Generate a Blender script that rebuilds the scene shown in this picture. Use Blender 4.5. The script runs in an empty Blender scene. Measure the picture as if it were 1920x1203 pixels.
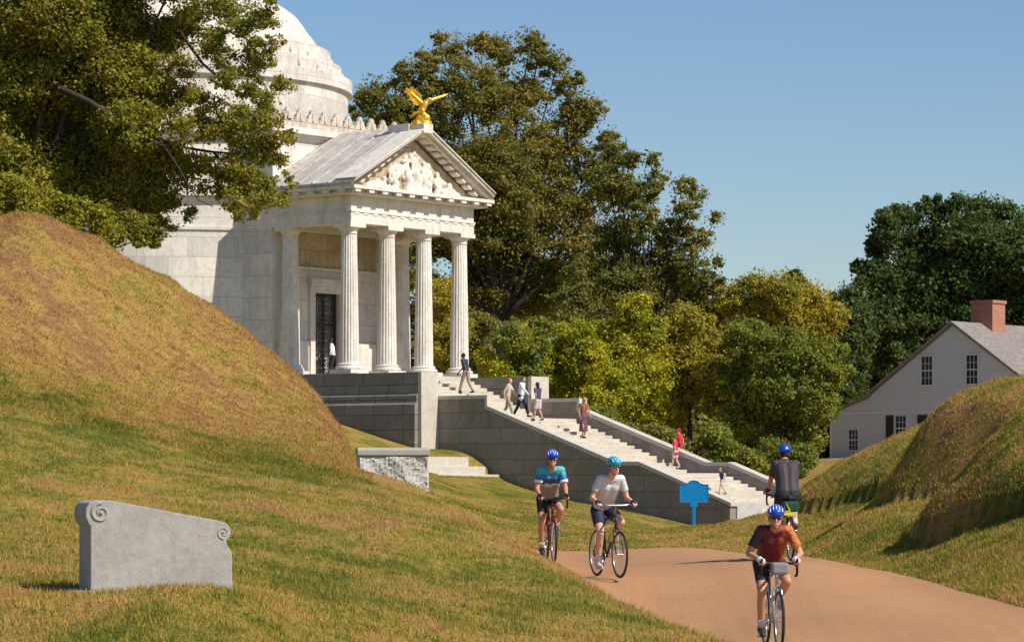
import bpy, math, random
import numpy as np
from mathutils import Vector, Matrix
R = math.radians
random.seed(7); RNG = np.random.default_rng(7)
S = bpy.context.scene
COL = S.collection
F = 5800.0; HX = 960.0; HY = 890.0          # focal length in photo pixels, horizon row
def at(x, y, Y): return Vector(((x-HX)/F*Y, Y, (HY-y)/F*Y))

# ------------------------------------------------------------------ mesh helpers
class MB:
    def __init__(s): s.v = []; s.f = []
    def add(s, vs, fs):
        n = len(s.v); s.v += [tuple(p) for p in vs]; s.f += [tuple(i+n for i in f) for f in fs]; return s
    def box(s, x0, x1, y0, y1, z0, z1):
        return s.add([(x0,y0,z0),(x1,y0,z0),(x1,y1,z0),(x0,y1,z0),(x0,y0,z1),(x1,y0,z1),(x1,y1,z1),(x0,y1,z1)],
                     [(0,3,2,1),(4,5,6,7),(0,1,5,4),(1,2,6,5),(2,3,7,6),(3,0,4,7)])
    def prism(s, poly, a0, a1, axis):
        """poly of 2d points (u,z) extruded along a; axis 'y': u=x ; axis 'x': u=y ; axis 'z': (x,y)"""
        n = len(poly)
        def mk(u, z, a):
            return (u, a, z) if axis == 'y' else ((a, u, z) if axis == 'x' else (u, z, a))
        vs = [mk(u, z, a0) for u, z in poly] + [mk(u, z, a1) for u, z in poly]
        fs = [tuple(range(n)), tuple(range(2*n-1, n-1, -1))]
        fs += [(i, (i+1) % n, n+(i+1) % n, n+i) for i in range(n)]
        return s.add(vs, fs)
    def lathe(s, prof, seg=32, c=(0,0,0), flute=0, depth=0., a0=0., a1=2*math.pi, cap=True):
        full = abs(a1-a0-2*math.pi) < 1e-6; m = seg if full else seg+1
        vs = []
        for r, z, *fl in prof:
            d = depth if (fl and fl[0]) else 0
            for i in range(m):
                a = a0+(a1-a0)*i/seg
                rr = r*(1-d*abs(math.sin(flute*a/2))) if d else r
                vs.append((c[0]+rr*math.cos(a), c[1]+rr*math.sin(a), c[2]+z))
        fs = []
        for k in range(len(prof)-1):
            for i in range(seg):
                j = (i+1) % m
                fs.append((k*m+i, k*m+j, (k+1)*m+j, (k+1)*m+i))
        if cap and full:
            fs.append(tuple(range(m-1, -1, -1))); fs.append(tuple((len(prof)-1)*m+i for i in range(m)))
        return s.add(vs, fs)
    def tube(s, pts, r, seg=8, cap=True):
        pts = [Vector(p) for p in pts]; n = len(pts)
        rs = r if isinstance(r, (list, tuple)) else [r]*n
        vs = []; up = None
        for i, p in enumerate(pts):
            d = (pts[min(i+1, n-1)]-pts[max(i-1, 0)])
            if d.length < 1e-9: d = Vector((0,0,1))
            d.normalize()
            if up is None: up = Vector((0,0,1)) if abs(d.z) < .9 else Vector((1,0,0))
            a = d.cross(up).normalized(); b = a.cross(d).normalized(); up = b
            for k in range(seg):
                t = 2*math.pi*k/seg
                vs.append(p+(a*math.cos(t)+b*math.sin(t))*rs[i])
        fs = [(i*seg+k, i*seg+(k+1) % seg, (i+1)*seg+(k+1) % seg, (i+1)*seg+k) for i in range(n-1) for k in range(seg)]
        if cap: fs += [tuple(range(seg-1, -1, -1)), tuple((n-1)*seg+k for k in range(seg))]
        return s.add(vs, fs)
    def ring(s, c, rad, r, axis='x', seg=36, sub=6):
        c = Vector(c); vs = []
        for i in range(seg):
            a = 2*math.pi*i/seg
            for k in range(sub):
                b = 2*math.pi*k/sub; q = rad+r*math.cos(b); h = r*math.sin(b)
                if axis == 'x': p = (h, q*math.cos(a), q*math.sin(a))
                elif axis == 'z': p = (q*math.cos(a), q*math.sin(a), h)
                else: p = (q*math.cos(a), h, q*math.sin(a))
                vs.append(c+Vector(p))
        fs = [(i*sub+k, ((i+1) % seg)*sub+k, ((i+1) % seg)*sub+(k+1) % sub, i*sub+(k+1) % sub) for i in range(seg) for k in range(sub)]
        return s.add(vs, fs)
    def ball(s, c, rad, rot=None, u=14, v=9):
        c = Vector(c)
        if isinstance(rad, (int, float)): rad = (rad, rad, rad)
        M = rot if rot is not None else Matrix.Identity(3)
        vs = [c+M@Vector((0,0,-rad[2]))]
        for j in range(1, v):
            ph = -math.pi/2+math.pi*j/v
            for i in range(u):
                a = 2*math.pi*i/u
                vs.append(c+M@Vector((rad[0]*math.cos(ph)*math.cos(a), rad[1]*math.cos(ph)*math.sin(a), rad[2]*math.sin(ph))))
        vs.append(c+M@Vector((0,0,rad[2])))
        fs = [(0, 1+(i+1) % u, 1+i) for i in range(u)]
        for j in range(v-2):
            o = 1+j*u
            fs += [(o+i, o+(i+1) % u, o+u+(i+1) % u, o+u+i) for i in range(u)]
        o = 1+(v-2)*u; t = len(vs)-1
        fs += [(o+i, o+(i+1) % u, t) for i in range(u)]
        return s.add(vs, fs)
    def caps(s, a, b, ra, rb, seg=12):           # tapered capsule
        s.ball(a, ra, u=seg); s.ball(b, rb, u=seg); s.tube([a, b], [ra, rb], seg); return s
    def build(s, name, mat, parent=None, smooth=False, bevel=0., loc=None):
        me = bpy.data.meshes.new(name); me.from_pydata(s.v, [], s.f); me.validate(); me.update()
        import bmesh
        bm = bmesh.new(); bm.from_mesh(me); bmesh.ops.recalc_face_normals(bm, faces=bm.faces); bm.to_mesh(me); bm.free()
        return link(name, me, mat, parent, smooth, bevel, loc)
def link(name, me, mat, parent=None, smooth=False, bevel=0., loc=None):
    o = bpy.data.objects.new(name, me); COL.objects.link(o)
    if mat: me.materials.append(mat)
    if smooth:
        me.polygons.foreach_set('use_smooth', [True]*len(me.polygons))
        if smooth == 'auto':
            me.polygons.foreach_set('use_smooth', [True]*len(me.polygons))
            m = None
            try: me.set_sharp_from_angle(angle=R(35))
            except Exception: pass
    if bevel:
        b = o.modifiers.new('bevel', 'BEVEL'); b.width = bevel; b.segments = 2; b.limit_method = 'ANGLE'
    if parent: o.parent = parent
    if loc is not None: o.location = loc
    return o
def tag(o, label=None, cat=None, group=None, kind=None):
    if label: o['label'] = label
    if cat: o['category'] = cat
    if group: o['group'] = group
    if kind: o['kind'] = kind
    return o
def thing(name, label, cat, loc=(0,0,0), rz=0, group=None):
    o = bpy.data.objects.new(name, None); COL.objects.link(o); o.location = loc; o.rotation_euler = (0,0,rz)
    o.empty_display_size = .3
    return tag(o, label, cat, group)
def np_mesh(name, V, faces_n, mat, parent=None, smooth=False, attrs=None):
    """V (N,3), faces are consecutive groups of faces_n vertices"""
    me = bpy.data.meshes.new(name); N = len(V); nf = N//faces_n
    me.vertices.add(N); me.vertices.foreach_set('co', V.astype(np.float32).ravel())
    me.loops.add(N); me.loops.foreach_set('vertex_index', np.arange(N, dtype=np.int32))
    me.polygons.add(nf); me.polygons.foreach_set('loop_start', np.arange(0, N, faces_n, dtype=np.int32))
    me.polygons.foreach_set('loop_total', np.full(nf, faces_n, dtype=np.int32))
    if attrs:
        for k, a in attrs.items():
            at_ = me.attributes.new(k, 'FLOAT', 'POINT'); at_.data.foreach_set('value', a.astype(np.float32))
    me.update(calc_edges=True)
    return link(name, me, mat, parent, smooth)

# ------------------------------------------------------------------ materials
def new_mat(name):
    m = bpy.data.materials.new(name); m.use_nodes = True; nt = m.node_tree; nt.nodes.clear()
    out = nt.nodes.new('ShaderNodeOutputMaterial')
    return m, nt, out
class G:
    def __init__(s, nt): s.nt = nt
    def n(s, t, **kw):
        nd = s.nt.nodes.new(t)
        for k, v in kw.items():
            if k.startswith('i_'):
                key = k[2:]; key = int(key) if key.isdigit() else key.replace('_', ' ')
                if hasattr(v, 'is_output') or isinstance(v, bpy.types.NodeSocket): s.nt.links.new(v, nd.inputs[key])
                else: nd.inputs[key].default_value = v
            else: setattr(nd, k, v)
        return nd
    def noise(s, vec, scale, detail=4, rough=.55, out='Fac', dist=0.):
        nd = s.n('ShaderNodeTexNoise', i_Vector=vec, i_Scale=scale, i_Detail=detail, i_Roughness=rough, i_Distortion=dist); return nd.outputs[out]
    def ramp(s, fac, stops):
        nd = s.n('ShaderNodeValToRGB', i_0=fac); cr = nd.color_ramp
        while len(cr.elements) < len(stops): cr.elements.new(.5)
        for e, (p, c) in zip(cr.elements, stops):
            e.position = p; e.color = (*c, 1) if len(c) == 3 else c
        return nd.outputs[0]
    def mix(s, fac, a, b, mode='MIX'):
        nd = s.nt.nodes.new('ShaderNodeMix'); nd.data_type = 'RGBA'; nd.blend_type = mode
        for sock, v in ((nd.inputs[0], fac), (nd.inputs[6], a), (nd.inputs[7], b)):
            if isinstance(v, bpy.types.NodeSocket): s.nt.links.new(v, sock)
            elif isinstance(v, (int, float)): sock.default_value = v
            else: sock.default_value = (*v, 1)
        return nd.outputs[2]
    def math(s, op, a, b=0., clamp=False):
        nd = s.nt.nodes.new('ShaderNodeMath'); nd.operation = op; nd.use_clamp = clamp
        for sock, v in ((nd.inputs[0], a), (nd.inputs[1], b)):
            if isinstance(v, bpy.types.NodeSocket): s.nt.links.new(v, sock)
            else: sock.default_value = v
        return nd.outputs[0]
def coords(g, which='Object'): return g.n('ShaderNodeTexCoord').outputs[which]
def simple(name, col, rough=.6, var=.12, scale=8., metal=0., bump=0., bscale=40., spec=.4):
    m, nt, out = new_mat(name); g = G(nt); v = coords(g)
    n = g.noise(v, scale, 5)
    c = g.mix(n, tuple(max(0, x*(1-var)) for x in col), tuple(min(1, x*(1+var)) for x in col))
    b = g.n('ShaderNodeBsdfPrincipled', i_Base_Color=c, i_Roughness=rough, i_Metallic=metal)
    b.inputs['Specular IOR Level'].default_value = spec
    if bump:
        bp = g.n('ShaderNodeBump', i_Strength=bump, i_Distance=.02, i_Height=g.noise(v, bscale, 4)); nt.links.new(bp.outputs[0], b.inputs['Normal'])
    nt.links.new(b.outputs[0], out.inputs[0]); return m
def stone(name, light, dark, block=None, joint=(.16,.145,.12), stain=.35, scale=1., bump=.3, bscale=18, radial=False, streak=True, jw=.012, warm=(.42,.34,.25)):
    """light/dark base colours, block=(w,h) draws masonry joints on vertical faces in the object's own frame"""
    m, nt, out = new_mat(name); g = G(nt); v = coords(g)
    sep = g.n('ShaderNodeSeparateXYZ', i_0=v)
    n1 = g.noise(v, 1.1*scale, 6, .6); n2 = g.noise(v, 6*scale, 5, .6)
    c = g.mix(g.ramp(n1, [(.3,(0,0,0)),(.7,(1,1,1))]), light, dark)
    c = g.mix(g.ramp(n2, [(.45,(0,0,0)),(.75,(.6,.6,.6))]), c, tuple(x*.72 for x in dark))
    if streak:
        mp = g.n('ShaderNodeMapping', i_Vector=v, i_Scale=(2.2*scale,2.2*scale,.32*scale))
        ns = g.noise(mp.outputs[0], 1.6, 5, .65)
        c = g.mix(g.math('MULTIPLY', g.ramp(ns, [(.52,(0,0,0)),(.74,(1,1,1))]), stain), c, warm)
    hgt = n2
    if block:
        if radial:
            u = g.math('MULTIPLY', g.math('ARCTAN2', sep.outputs[1], sep.outputs[0]), radial)
        else:
            geo = g.n('ShaderNodeNewGeometry')
            vt = g.n('ShaderNodeVectorTransform', vector_type='NORMAL', convert_from='WORLD', convert_to='OBJECT', i_0=geo.outputs['True Normal'])
            sn = g.n('ShaderNodeSeparateXYZ', i_0=vt.outputs[0])
            k = g.math('GREATER_THAN', g.math('ABSOLUTE', sn.outputs[0]), .7)
            mx = g.n('ShaderNodeMix', i_0=k); nt.links.new(sep.outputs[0], mx.inputs[2]); nt.links.new(sep.outputs[1], mx.inputs[3]); u = mx.outputs[0]
        cv = g.n('ShaderNodeCombineXYZ', i_0=u, i_1=sep.outputs[2])
        br = g.n('ShaderNodeTexBrick', i_Vector=cv.outputs[0], i_Scale=1.0)
        br.offset = .38; br.offset_frequency = 2; br.squash = 1.35; br.squash_frequency = 3
        br.inputs['Brick Width'].default_value = block[0]; br.inputs['Row Height'].default_value = block[1]
        br.inputs['Mortar Size'].default_value = jw; br.inputs['Mortar Smooth'].default_value = .2
        br.inputs['Color1'].default_value = (.86,.86,.86,1); br.inputs['Color2'].default_value = (1.08,1.06,1.03,1); br.inputs['Mortar'].default_value = (1,1,1,1)
        c = g.mix(1., c, br.outputs['Color'], 'MULTIPLY')
        c = g.mix(br.outputs['Fac'], c, joint)
        hgt = g.math('SUBTRACT', n2, g.math('MULTIPLY', br.outputs['Fac'], 1.2))
    b = g.n('ShaderNodeBsdfPrincipled', i_Base_Color=c, i_Roughness=.75)
    b.inputs['Specular IOR Level'].default_value = .25
    bp = g.n('ShaderNodeBump', i_Strength=bump, i_Distance=.03, i_Height=g.math('ADD', hgt, g.noise(v, bscale*scale, 5)))
    nt.links.new(bp.outputs[0], b.inputs['Normal']); nt.links.new(b.outputs[0], out.inputs[0]); return m
def leafmat(name, stops, clump=.5, trans=.42, gain=2.15):
    m, nt, out = new_mat(name); g = G(nt)
    geo = g.n('ShaderNodeNewGeometry'); v = geo.outputs['Position']
    r = geo.outputs['Random Per Island']; n = g.noise(v, clump, 3)
    k = g.math('ADD', g.math('MULTIPLY', r, .5), g.math('MULTIPLY', g.math('SUBTRACT', n, .22), .95), True)
    stops = [(p_, tuple(min(.75, x*gain) for x in c_)) for p_, c_ in stops]
    c = g.ramp(k, stops)
    d = g.n('ShaderNodeBsdfPrincipled', i_Base_Color=c, i_Roughness=.55)
    d.inputs['Specular IOR Level'].default_value = .22
    t = g.n('ShaderNodeBsdfTranslucent', i_Color=g.mix(.35, c, (.34,.33,.03)))
    mx = g.n('ShaderNodeMixShader', i_0=trans, i_1=d.outputs[0], i_2=t.outputs[0])
    nt.links.new(mx.outputs[0], out.inputs[0]); return m

GRASS_GREEN = (.140,.160,.024); GRASS_OLIVE = (.315,.260,.050); GRASS_TAN = (.50,.315,.100); GRASS_BROWN = (.36,.20,.085)
def grass_color(g, pos, dry, rnd=None):
    n1 = g.noise(pos, .35, 4, .6); n2 = g.noise(pos, 1.7, 5, .65); n3 = g.noise(pos, 9, 4, .6)
    k = g.math('ADD', g.math('MULTIPLY', n1, .45), g.math('MULTIPLY', n2, .55))
    k = g.math('ADD', g.math('MULTIPLY', g.math('SUBTRACT', k, .5), 1.4), .5)
    k = g.math('ADD', k, g.math('MULTIPLY', g.math('SUBTRACT', n3, .5), .6))
    k = g.math('ADD', k, g.math('MULTIPLY', g.math('SUBTRACT', dry, .5), .42))
    if rnd is not None: k = g.math('ADD', k, g.math('MULTIPLY', g.math('SUBTRACT', rnd, .5), .30))
    return g.ramp(k, [(.30, GRASS_GREEN), (.46, GRASS_OLIVE), (.60, GRASS_TAN), (.74, GRASS_BROWN)])
def m_ground():
    m, nt, out = new_mat('ground_grass'); g = G(nt)
    pos = g.n('ShaderNodeNewGeometry').outputs['Position']; dry = g.n('ShaderNodeAttribute', attribute_name='dry').outputs['Fac']
    c = grass_color(g, pos, dry)
    n = g.noise(pos, 26, 5, .7); c = g.mix(g.ramp(n, [(.3,(0,0,0)),(.6,(1,1,1))]), g.mix(1., c, (.62,.6,.55), 'MULTIPLY'), c)
    b = g.n('ShaderNodeBsdfPrincipled', i_Base_Color=c, i_Roughness=.95); b.inputs['Specular IOR Level'].default_value = .08
    h = g.math('ADD', g.math('MULTIPLY', g.noise(pos, 3.5, 5, .7), 1.0), g.math('MULTIPLY', g.noise(pos, 16, 5, .7), .6))
    bp = g.n('ShaderNodeBump', i_Strength=.8, i_Distance=.16, i_Height=h)
    nt.links.new(bp.outputs[0], b.inputs['Normal']); nt.links.new(b.outputs[0], out.inputs[0]); return m
def m_blade():
    m, nt, out = new_mat('grass_blades'); g = G(nt)
    geo = g.n('ShaderNodeNewGeometry'); pos = geo.outputs['Position']; dry = g.n('ShaderNodeAttribute', attribute_name='dry').outputs['Fac']
    c = grass_color(g, pos, dry, geo.outputs['Random Per Island'])
    c = g.mix(1., c, (1.15,1.15,1.05), 'MULTIPLY')
    d = g.n('ShaderNodeBsdfPrincipled', i_Base_Color=c, i_Roughness=.7); d.inputs['Specular IOR Level'].default_value = .15
    t = g.n('ShaderNodeBsdfTranslucent', i_Color=c)
    mx = g.n('ShaderNodeMixShader', i_0=.3, i_1=d.outputs[0], i_2=t.outputs[0])
    nt.links.new(mx.outputs[0], out.inputs[0]); return m
def m_road():
    m, nt, out = new_mat('road_surface'); g = G(nt)
    pos = g.n('ShaderNodeNewGeometry').outputs['Position']
    c = g.mix(g.noise(pos, .5, 5, .6), (.46,.235,.105), (.53,.29,.135))
    c = g.mix(g.ramp(g.noise(pos, 30, 3, .7), [(.4,(0,0,0)),(.72,(.8,.8,.8))]), c, (.25,.14,.08))
    mt = g.n('ShaderNodeMapping', i_Vector=pos, i_Scale=(1.6,.06,.0)); mt.inputs['Rotation'].default_value = (0,0,R(-6))
    c = g.mix(g.ramp(g.noise(mt.outputs[0], 1.3, 4, .6), [(.5,(0,0,0)),(.7,(.45,.45,.45))]), c, (.33,.18,.10))
    # long tar-filled cracks
    mp = g.n('ShaderNodeMapping', i_Vector=pos, i_Scale=(.22,.10,.0))
    vo = g.n('ShaderNodeTexVoronoi', feature='DISTANCE_TO_EDGE', i_Vector=g.mix(.06, mp.outputs[0], g.noise(pos, .6, 4, out='Color')), i_Scale=1.)
    c = g.mix(g.ramp(vo.outputs[0], [(.0,(.12,.12,.12)),(.004,(0,0,0))]), c, (.16,.09,.05))
    c = g.mix(g.ramp(g.noise(pos, 1.2, 5, .7), [(.5,(0,0,0)),(.8,(.4,.4,.4))]), c, (.30,.17,.10))
    b = g.n('ShaderNodeBsdfPrincipled', i_Base_Color=c, i_Roughness=.9); b.inputs['Specular IOR Level'].default_value = .2
    bp = g.n('ShaderNodeBump', i_Strength=.4, i_Distance=.02, i_Height=g.noise(pos, 45, 4)); nt.links.new(bp.outputs[0], b.inputs['Normal'])
    nt.links.new(b.outputs[0], out.inputs[0]); return m

MARBLE = stone('marble', (.80,.76,.69), (.64,.585,.51), stain=.6, bump=.2, warm=(.36,.29,.21))
MARBLE_WALL = stone('marble_wall', (.78,.74,.67), (.62,.58,.52), block=(2.4,.95), joint=(.36,.31,.26), stain=.55, bump=.2)
MARBLE_ROUND = stone('marble_round', (.78,.75,.69), (.64,.60,.55), block=(2.2,.85), joint=(.40,.36,.31), stain=.4, bump=.2, radial=9.1)
MARBLE_DOME = stone('marble_dome', (.80,.76,.70), (.58,.53,.47), block=(2.6,.8), joint=(.42,.37,.31), stain=.85, bump=.2, radial=7.)
MARBLE_ROOF = stone('marble_roof', (.62,.58,.52), (.44,.40,.36), stain=.9, warm=(.27,.23,.19), bump=.15)
CREST_M = stone('marble_stained', (.70,.64,.55), (.46,.39,.31), stain=.8, warm=(.28,.21,.15), bump=.4, scale=2.)
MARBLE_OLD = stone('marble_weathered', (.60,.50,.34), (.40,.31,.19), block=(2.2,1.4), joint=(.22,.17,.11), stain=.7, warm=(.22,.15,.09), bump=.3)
GRANITE_WALL = stone('granite_wall', (.33,.295,.25), (.245,.215,.18), block=(2.1,.64), joint=(.17,.15,.125), stain=.35, warm=(.22,.18,.14), bump=.3, jw=.022)
GRANITE_PODIUM = stone('granite_podium', (.27,.25,.22), (.20,.185,.16), block=(1.6,.62), joint=(.09,.08,.07), stain=.4, warm=(.17,.14,.11), bump=.3, jw=.02)
GRANITE_LIGHT = stone('granite_light', (.62,.57,.49), (.50,.45,.385), stain=.3, warm=(.38,.31,.23), bump=.15, scale=1.6)
GRANITE_ROUGH = stone('granite_rough', (.56,.54,.51), (.44,.42,.40), stain=.25, streak=False, bump=.25, bscale=5, scale=1.6)
GRANITE_GREY = stone('granite_grey', (.43,.41,.375), (.34,.325,.30), stain=.30, warm=(.27,.23,.18), bump=.25, scale=3., bscale=30)
GOLD = simple('gilding', (.95,.50,.05), rough=.38, var=.2, metal=.6, bump=.4, bscale=9)
BRONZE = simple('dark_bronze', (.035,.026,.02), rough=.5, var=.3, metal=.3)
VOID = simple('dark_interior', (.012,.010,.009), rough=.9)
BLUE_SIGN = simple('blue_paint', (.003,.235,.58), rough=.45, var=.08)
BARK = simple('bark', (.052,.038,.029), rough=.95, var=.4, scale=5, bump=.8, bscale=12)

# ------------------------------------------------------------------ world, sun, camera
w = bpy.data.worlds.new('World'); S.world = w; w.use_nodes = True
nt = w.node_tree; bg = nt.nodes['Background']; sk = nt.nodes.new('ShaderNodeTexSky'); sk.sky_type = 'NISHITA'; sk.sun_disc = False
SUN_EL = R(44); sx, sy = .842, -.539                       # where the sun stands (plan)
sun_dir = Vector((sx*math.cos(SUN_EL), sy*math.cos(SUN_EL), math.sin(SUN_EL))).normalized()
sk.sun_elevation = SUN_EL; sk.sun_rotation = math.atan2(sx, sy)
sk.air_density = 1.0; sk.dust_density = .6; sk.ozone_density = 3.0; sk.altitude = 50
hs = nt.nodes.new('ShaderNodeHueSaturation'); hs.inputs['Saturation'].default_value = 1.18; hs.inputs['Hue'].default_value = .507; hs.inputs['Value'].default_value = 1.34
nt.links.new(sk.outputs[0], hs.inputs['Color']); nt.links.new(hs.outputs[0], bg.inputs[0]); bg.inputs[1].default_value = .079
sl = bpy.data.lights.new('sun', 'SUN'); sl.energy = 5.0; sl.angle = R(.53); sl.color = (1., .93, .82)
so = bpy.data.objects.new('sun', sl); COL.objects.link(so); so.rotation_euler = sun_dir.to_track_quat('Z', 'Y').to_euler()
cam = bpy.data.cameras.new('camera'); co = bpy.data.objects.new('camera', cam); COL.objects.link(co); S.camera = co
co.location = (0,0,0); co.rotation_euler = (R(90),0,0); cam.sensor_width = 36; cam.lens = F/1920*36
cam.shift_y = (HY-601.5)/1920; cam.clip_start = .5; cam.clip_end = 3000
S.view_settings.view_transform = 'Standard'; S.view_settings.look = 'None'; S.view_settings.gamma = 1; S.view_settings.exposure = 0.06
S.render.resolution_x = 1024; S.render.resolution_y = 641

# ------------------------------------------------------------------ terrain
# bank crest (left of the road)
CREST = [(1340,1203,30),(1200,1150,34),(1100,1090,38),(1000,1030,42),(900,965,46),(800,920,52),(690,893,58)]
ctrl = [tuple(at(*c)) for c in CREST]
ctrl += [tuple(at(*c)) for c in [
 (155,1107,25),(292,1107,25),(430,1102,25),(300,1118,24),(150,1120,24),(0,1203,22),(600,1203,25),(900,1203,27),(1150,1203,28.5),(200,1000,33),(600,1010,35),(850,1080,34),(0,930,35),(-300,1000,30),
 (0,745,52),(300,805,54),(560,868,56),(-400,745,52),
 (1440,1212,36),(1135,1080,45),(1030,1052,48),(1475,1050,47),(960,1029,59),(1250,1028,59),(1500,1030,59),(1920,1138,41),(1700,1080,46),(1800,1108,43.5),(1640,1066,48.5),(1560,1052,51),
 (1303,1012,85),(1370,996,119),(941,900,125),(870,850,126),(800,842,127),(632,792,129.7),(900,972,90),(850,936,100),(800,918,101),(668,893,101),(1100,1004,80),(1200,965,118),(1050,935,122),
 (1000,945,105),(700,850,112),(808,893,118),
 (1432,966,121),(1510,925,135),(1550,862,150),(1600,858,158),(1557,860,160),(1900,850,155),(1380,960,135),(700,780,150),(1100,850,150),(300,760,140),(0,760,140),(-300,760,150),
 (1600,975,56),(1680,925,62),(1848,1003,47),(1965,1030,44),(2100,960,50),(2100,900,60),(1780,900,66),(1560,958,80),(1580,900,110),(1800,880,110),(2100,870,120),
 (0,850,75),(500,860,80),(700,890,80),(-500,850,80),(1700,1270,34),(2000,1260,35),
]]
ctrl += [tuple(at(*c)) for c in [(1400,1003,105),(1330,1008,100),(1450,985,112),(1200,992,100),(1250,1008,90),(1450,1008,90),(1100,985,92),(1000,968,92),(1420,1000,118),(1460,975,119),
 (735,930,45),(668,906,46),(800,948,45),(850,972,42),(600,925,42),(560,900,47),(668,898,51),(735,918,51),(900,1010,38),(800,1010,36),(700,960,40),(942,901,121.5),(880,895,119.5),(830,893,118.5),(900,925,110)]]
ctrl += [(5.7,52.,-1.40),(5.4,56.,-1.38),(5.2,59.5,-1.36),(6.1,49.,-1.42)]
ctrl += [(2.8,30.,-2.2),(2.1,34.,-2.05),(1.5,38.,-1.86),(.95,42.,-1.62),(.35,46.,-1.47),(.1,50.,-1.42),(.0,55.,-1.42),(-.6,59.,-1.35),(3.,52.,-1.42),(5.,52.,-1.42),(4.5,42.,-1.64),(6.,36.,-1.98),(3.5,56.,-1.41)]
ctrl += [(2.,20.,-2.4),(5.,20.,-2.7),(9.,20.,-2.6),(11.,32.,-1.9),(-6.,14.,-1.5),(-14.,22.,-.6),(-25.,60.,1.),(20.,80.,.4),(30.,120.,.8),(30.,180.,1.5),(0.,185.,1.),(-25.,180.,3.),(-3.,58.,-.05),(-10.,66.,.3)]
CP = np.array(ctrl)
def _phi(d2): return np.where(d2 > 1e-9, .5*d2*np.log(d2+1e-12), 0)
SY = .45                                                  # depth compressed so the spline stays calm
A2 = CP[:, :2]*np.array([1., SY])
K = _phi(((A2[:, None]-A2[None])**2).sum(-1))+np.eye(len(CP))*.05
Pm = np.hstack([np.ones((len(CP),1)), A2])
sol = np.linalg.solve(np.block([[K, Pm],[Pm.T, np.zeros((3,3))]]), np.concatenate([CP[:,2], np.zeros(3)]))
def base_h(X, Y):
    X = np.clip(X, -28, 34)*1.; Y = np.clip(Y, 14, 190)*SY; out = np.empty(X.shape); xf = X.ravel(); yf = Y.ravel(); of = out.ravel()
    for a in range(0, len(xf), 20000):
        xx = xf[a:a+20000]; yy = yf[a:a+20000]
        d2 = (xx[:,None]-A2[None,:,0])**2+(yy[:,None]-A2[None,:,1])**2
        of[a:a+20000] = _phi(d2)@sol[:-3]+sol[-3]+sol[-2]*xx+sol[-1]*yy
    return of.reshape(out.shape)
_ang = RNG.uniform(0, 2*np.pi, 60); _ph = RNG.uniform(0, 2*np.pi, 60)
def wob(X, Y, wl, k0=0, n=7):
    o = 0
    for i in range(n):
        a = _ang[(k0+i) % 60]; f = 2*np.pi/(wl*(.7+.09*i)); o = o+np.sin((X*np.cos(a)+Y*np.sin(a))*f+_ph[(k0+i) % 60])
    return o/np.sqrt(n)/1.2
MOUNDS = [
 dict(xs=[(-300,-400+808-30),(-80,404),(0,408),(100,415),(200,457),(300,518),(400,575),(480,630),(560,695),(600,740),(640,800),(660,850),(670,888)],
      Ys=[60,60,60,60.5,61,61.5,62,62,62,61.5,61,60,59], front=8.5, back=9, p=1.35),
 dict(xs=[(1745,967),(1780,920),(1822,875),(1870,825),(1920,775),(1990,725),(2080,690),(2300,660)], Ys=[50]*8, L=6, back=3.2),
 dict(xs=[(1650,935),(1678,895),(1710,845),(1740,797),(1770,758),(1814,728),(1875,708),(1920,706),(2300,700)], Ys=[57.5]*9, L=6, back=3.6),
 dict(xs=[(1490,942),(1540,902),(1592,866),(1650,834),(1715,800),(1800,755),(1900,730),(2300,720)], Ys=[65]*8, L=5, back=7),
]
for m_ in MOUNDS:
    pts = [at(x, y, Y) for (x, y), Y in zip(m_['xs'], m_['Ys'])]
    m_['X'] = np.array([p.x for p in pts]); m_['Z'] = np.array([p.z for p in pts]); m_['R'] = np.array([p.y for p in pts])
def mound_part(m_, X, Y, B):
    if m_ is MOUNDS[0]:
        ry = np.interp(X, m_['X'], m_['R']); zr = np.interp(X, m_['X'], m_['Z'], right=-50); br = base_h(X, ry)
        ryw = ry+.35*wob(X, Y*0, 3.5, 11)
        s = np.clip(np.where(Y < ryw, 1-(ryw-Y)/m_['front'], 1-(Y-ryw)/m_['back']), 0, 1)
        prof = np.sin(s*np.pi/2)**m_['p']; prof = prof*(.6+.4*s*s*(3-2*s))
        return prof*np.maximum(zr-br, 0)
    ry = m_['R'][0]+0*X                                   # cross wall: its long steep side looks away from the sun
    Xe = X-.58*np.clip(ry-Y, 0, 9)+.10*wob(X*0, Y, 2.1, 50)
    zr = np.interp(Xe, m_['X'], m_['Z'], left=-50); br = base_h(Xe, ry)
    f = np.clip((Y-(ry-m_['L']-2.2))/2.2, 0, 1); b = np.clip(1-(Y-ry)/m_['back'], 0, 1)
    prof = f*f*(3-2*f)*np.sin(b*np.pi/2)
    return prof*np.maximum(zr-br, 0)
KX_, KY_ = -3.83, 127.0
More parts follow.
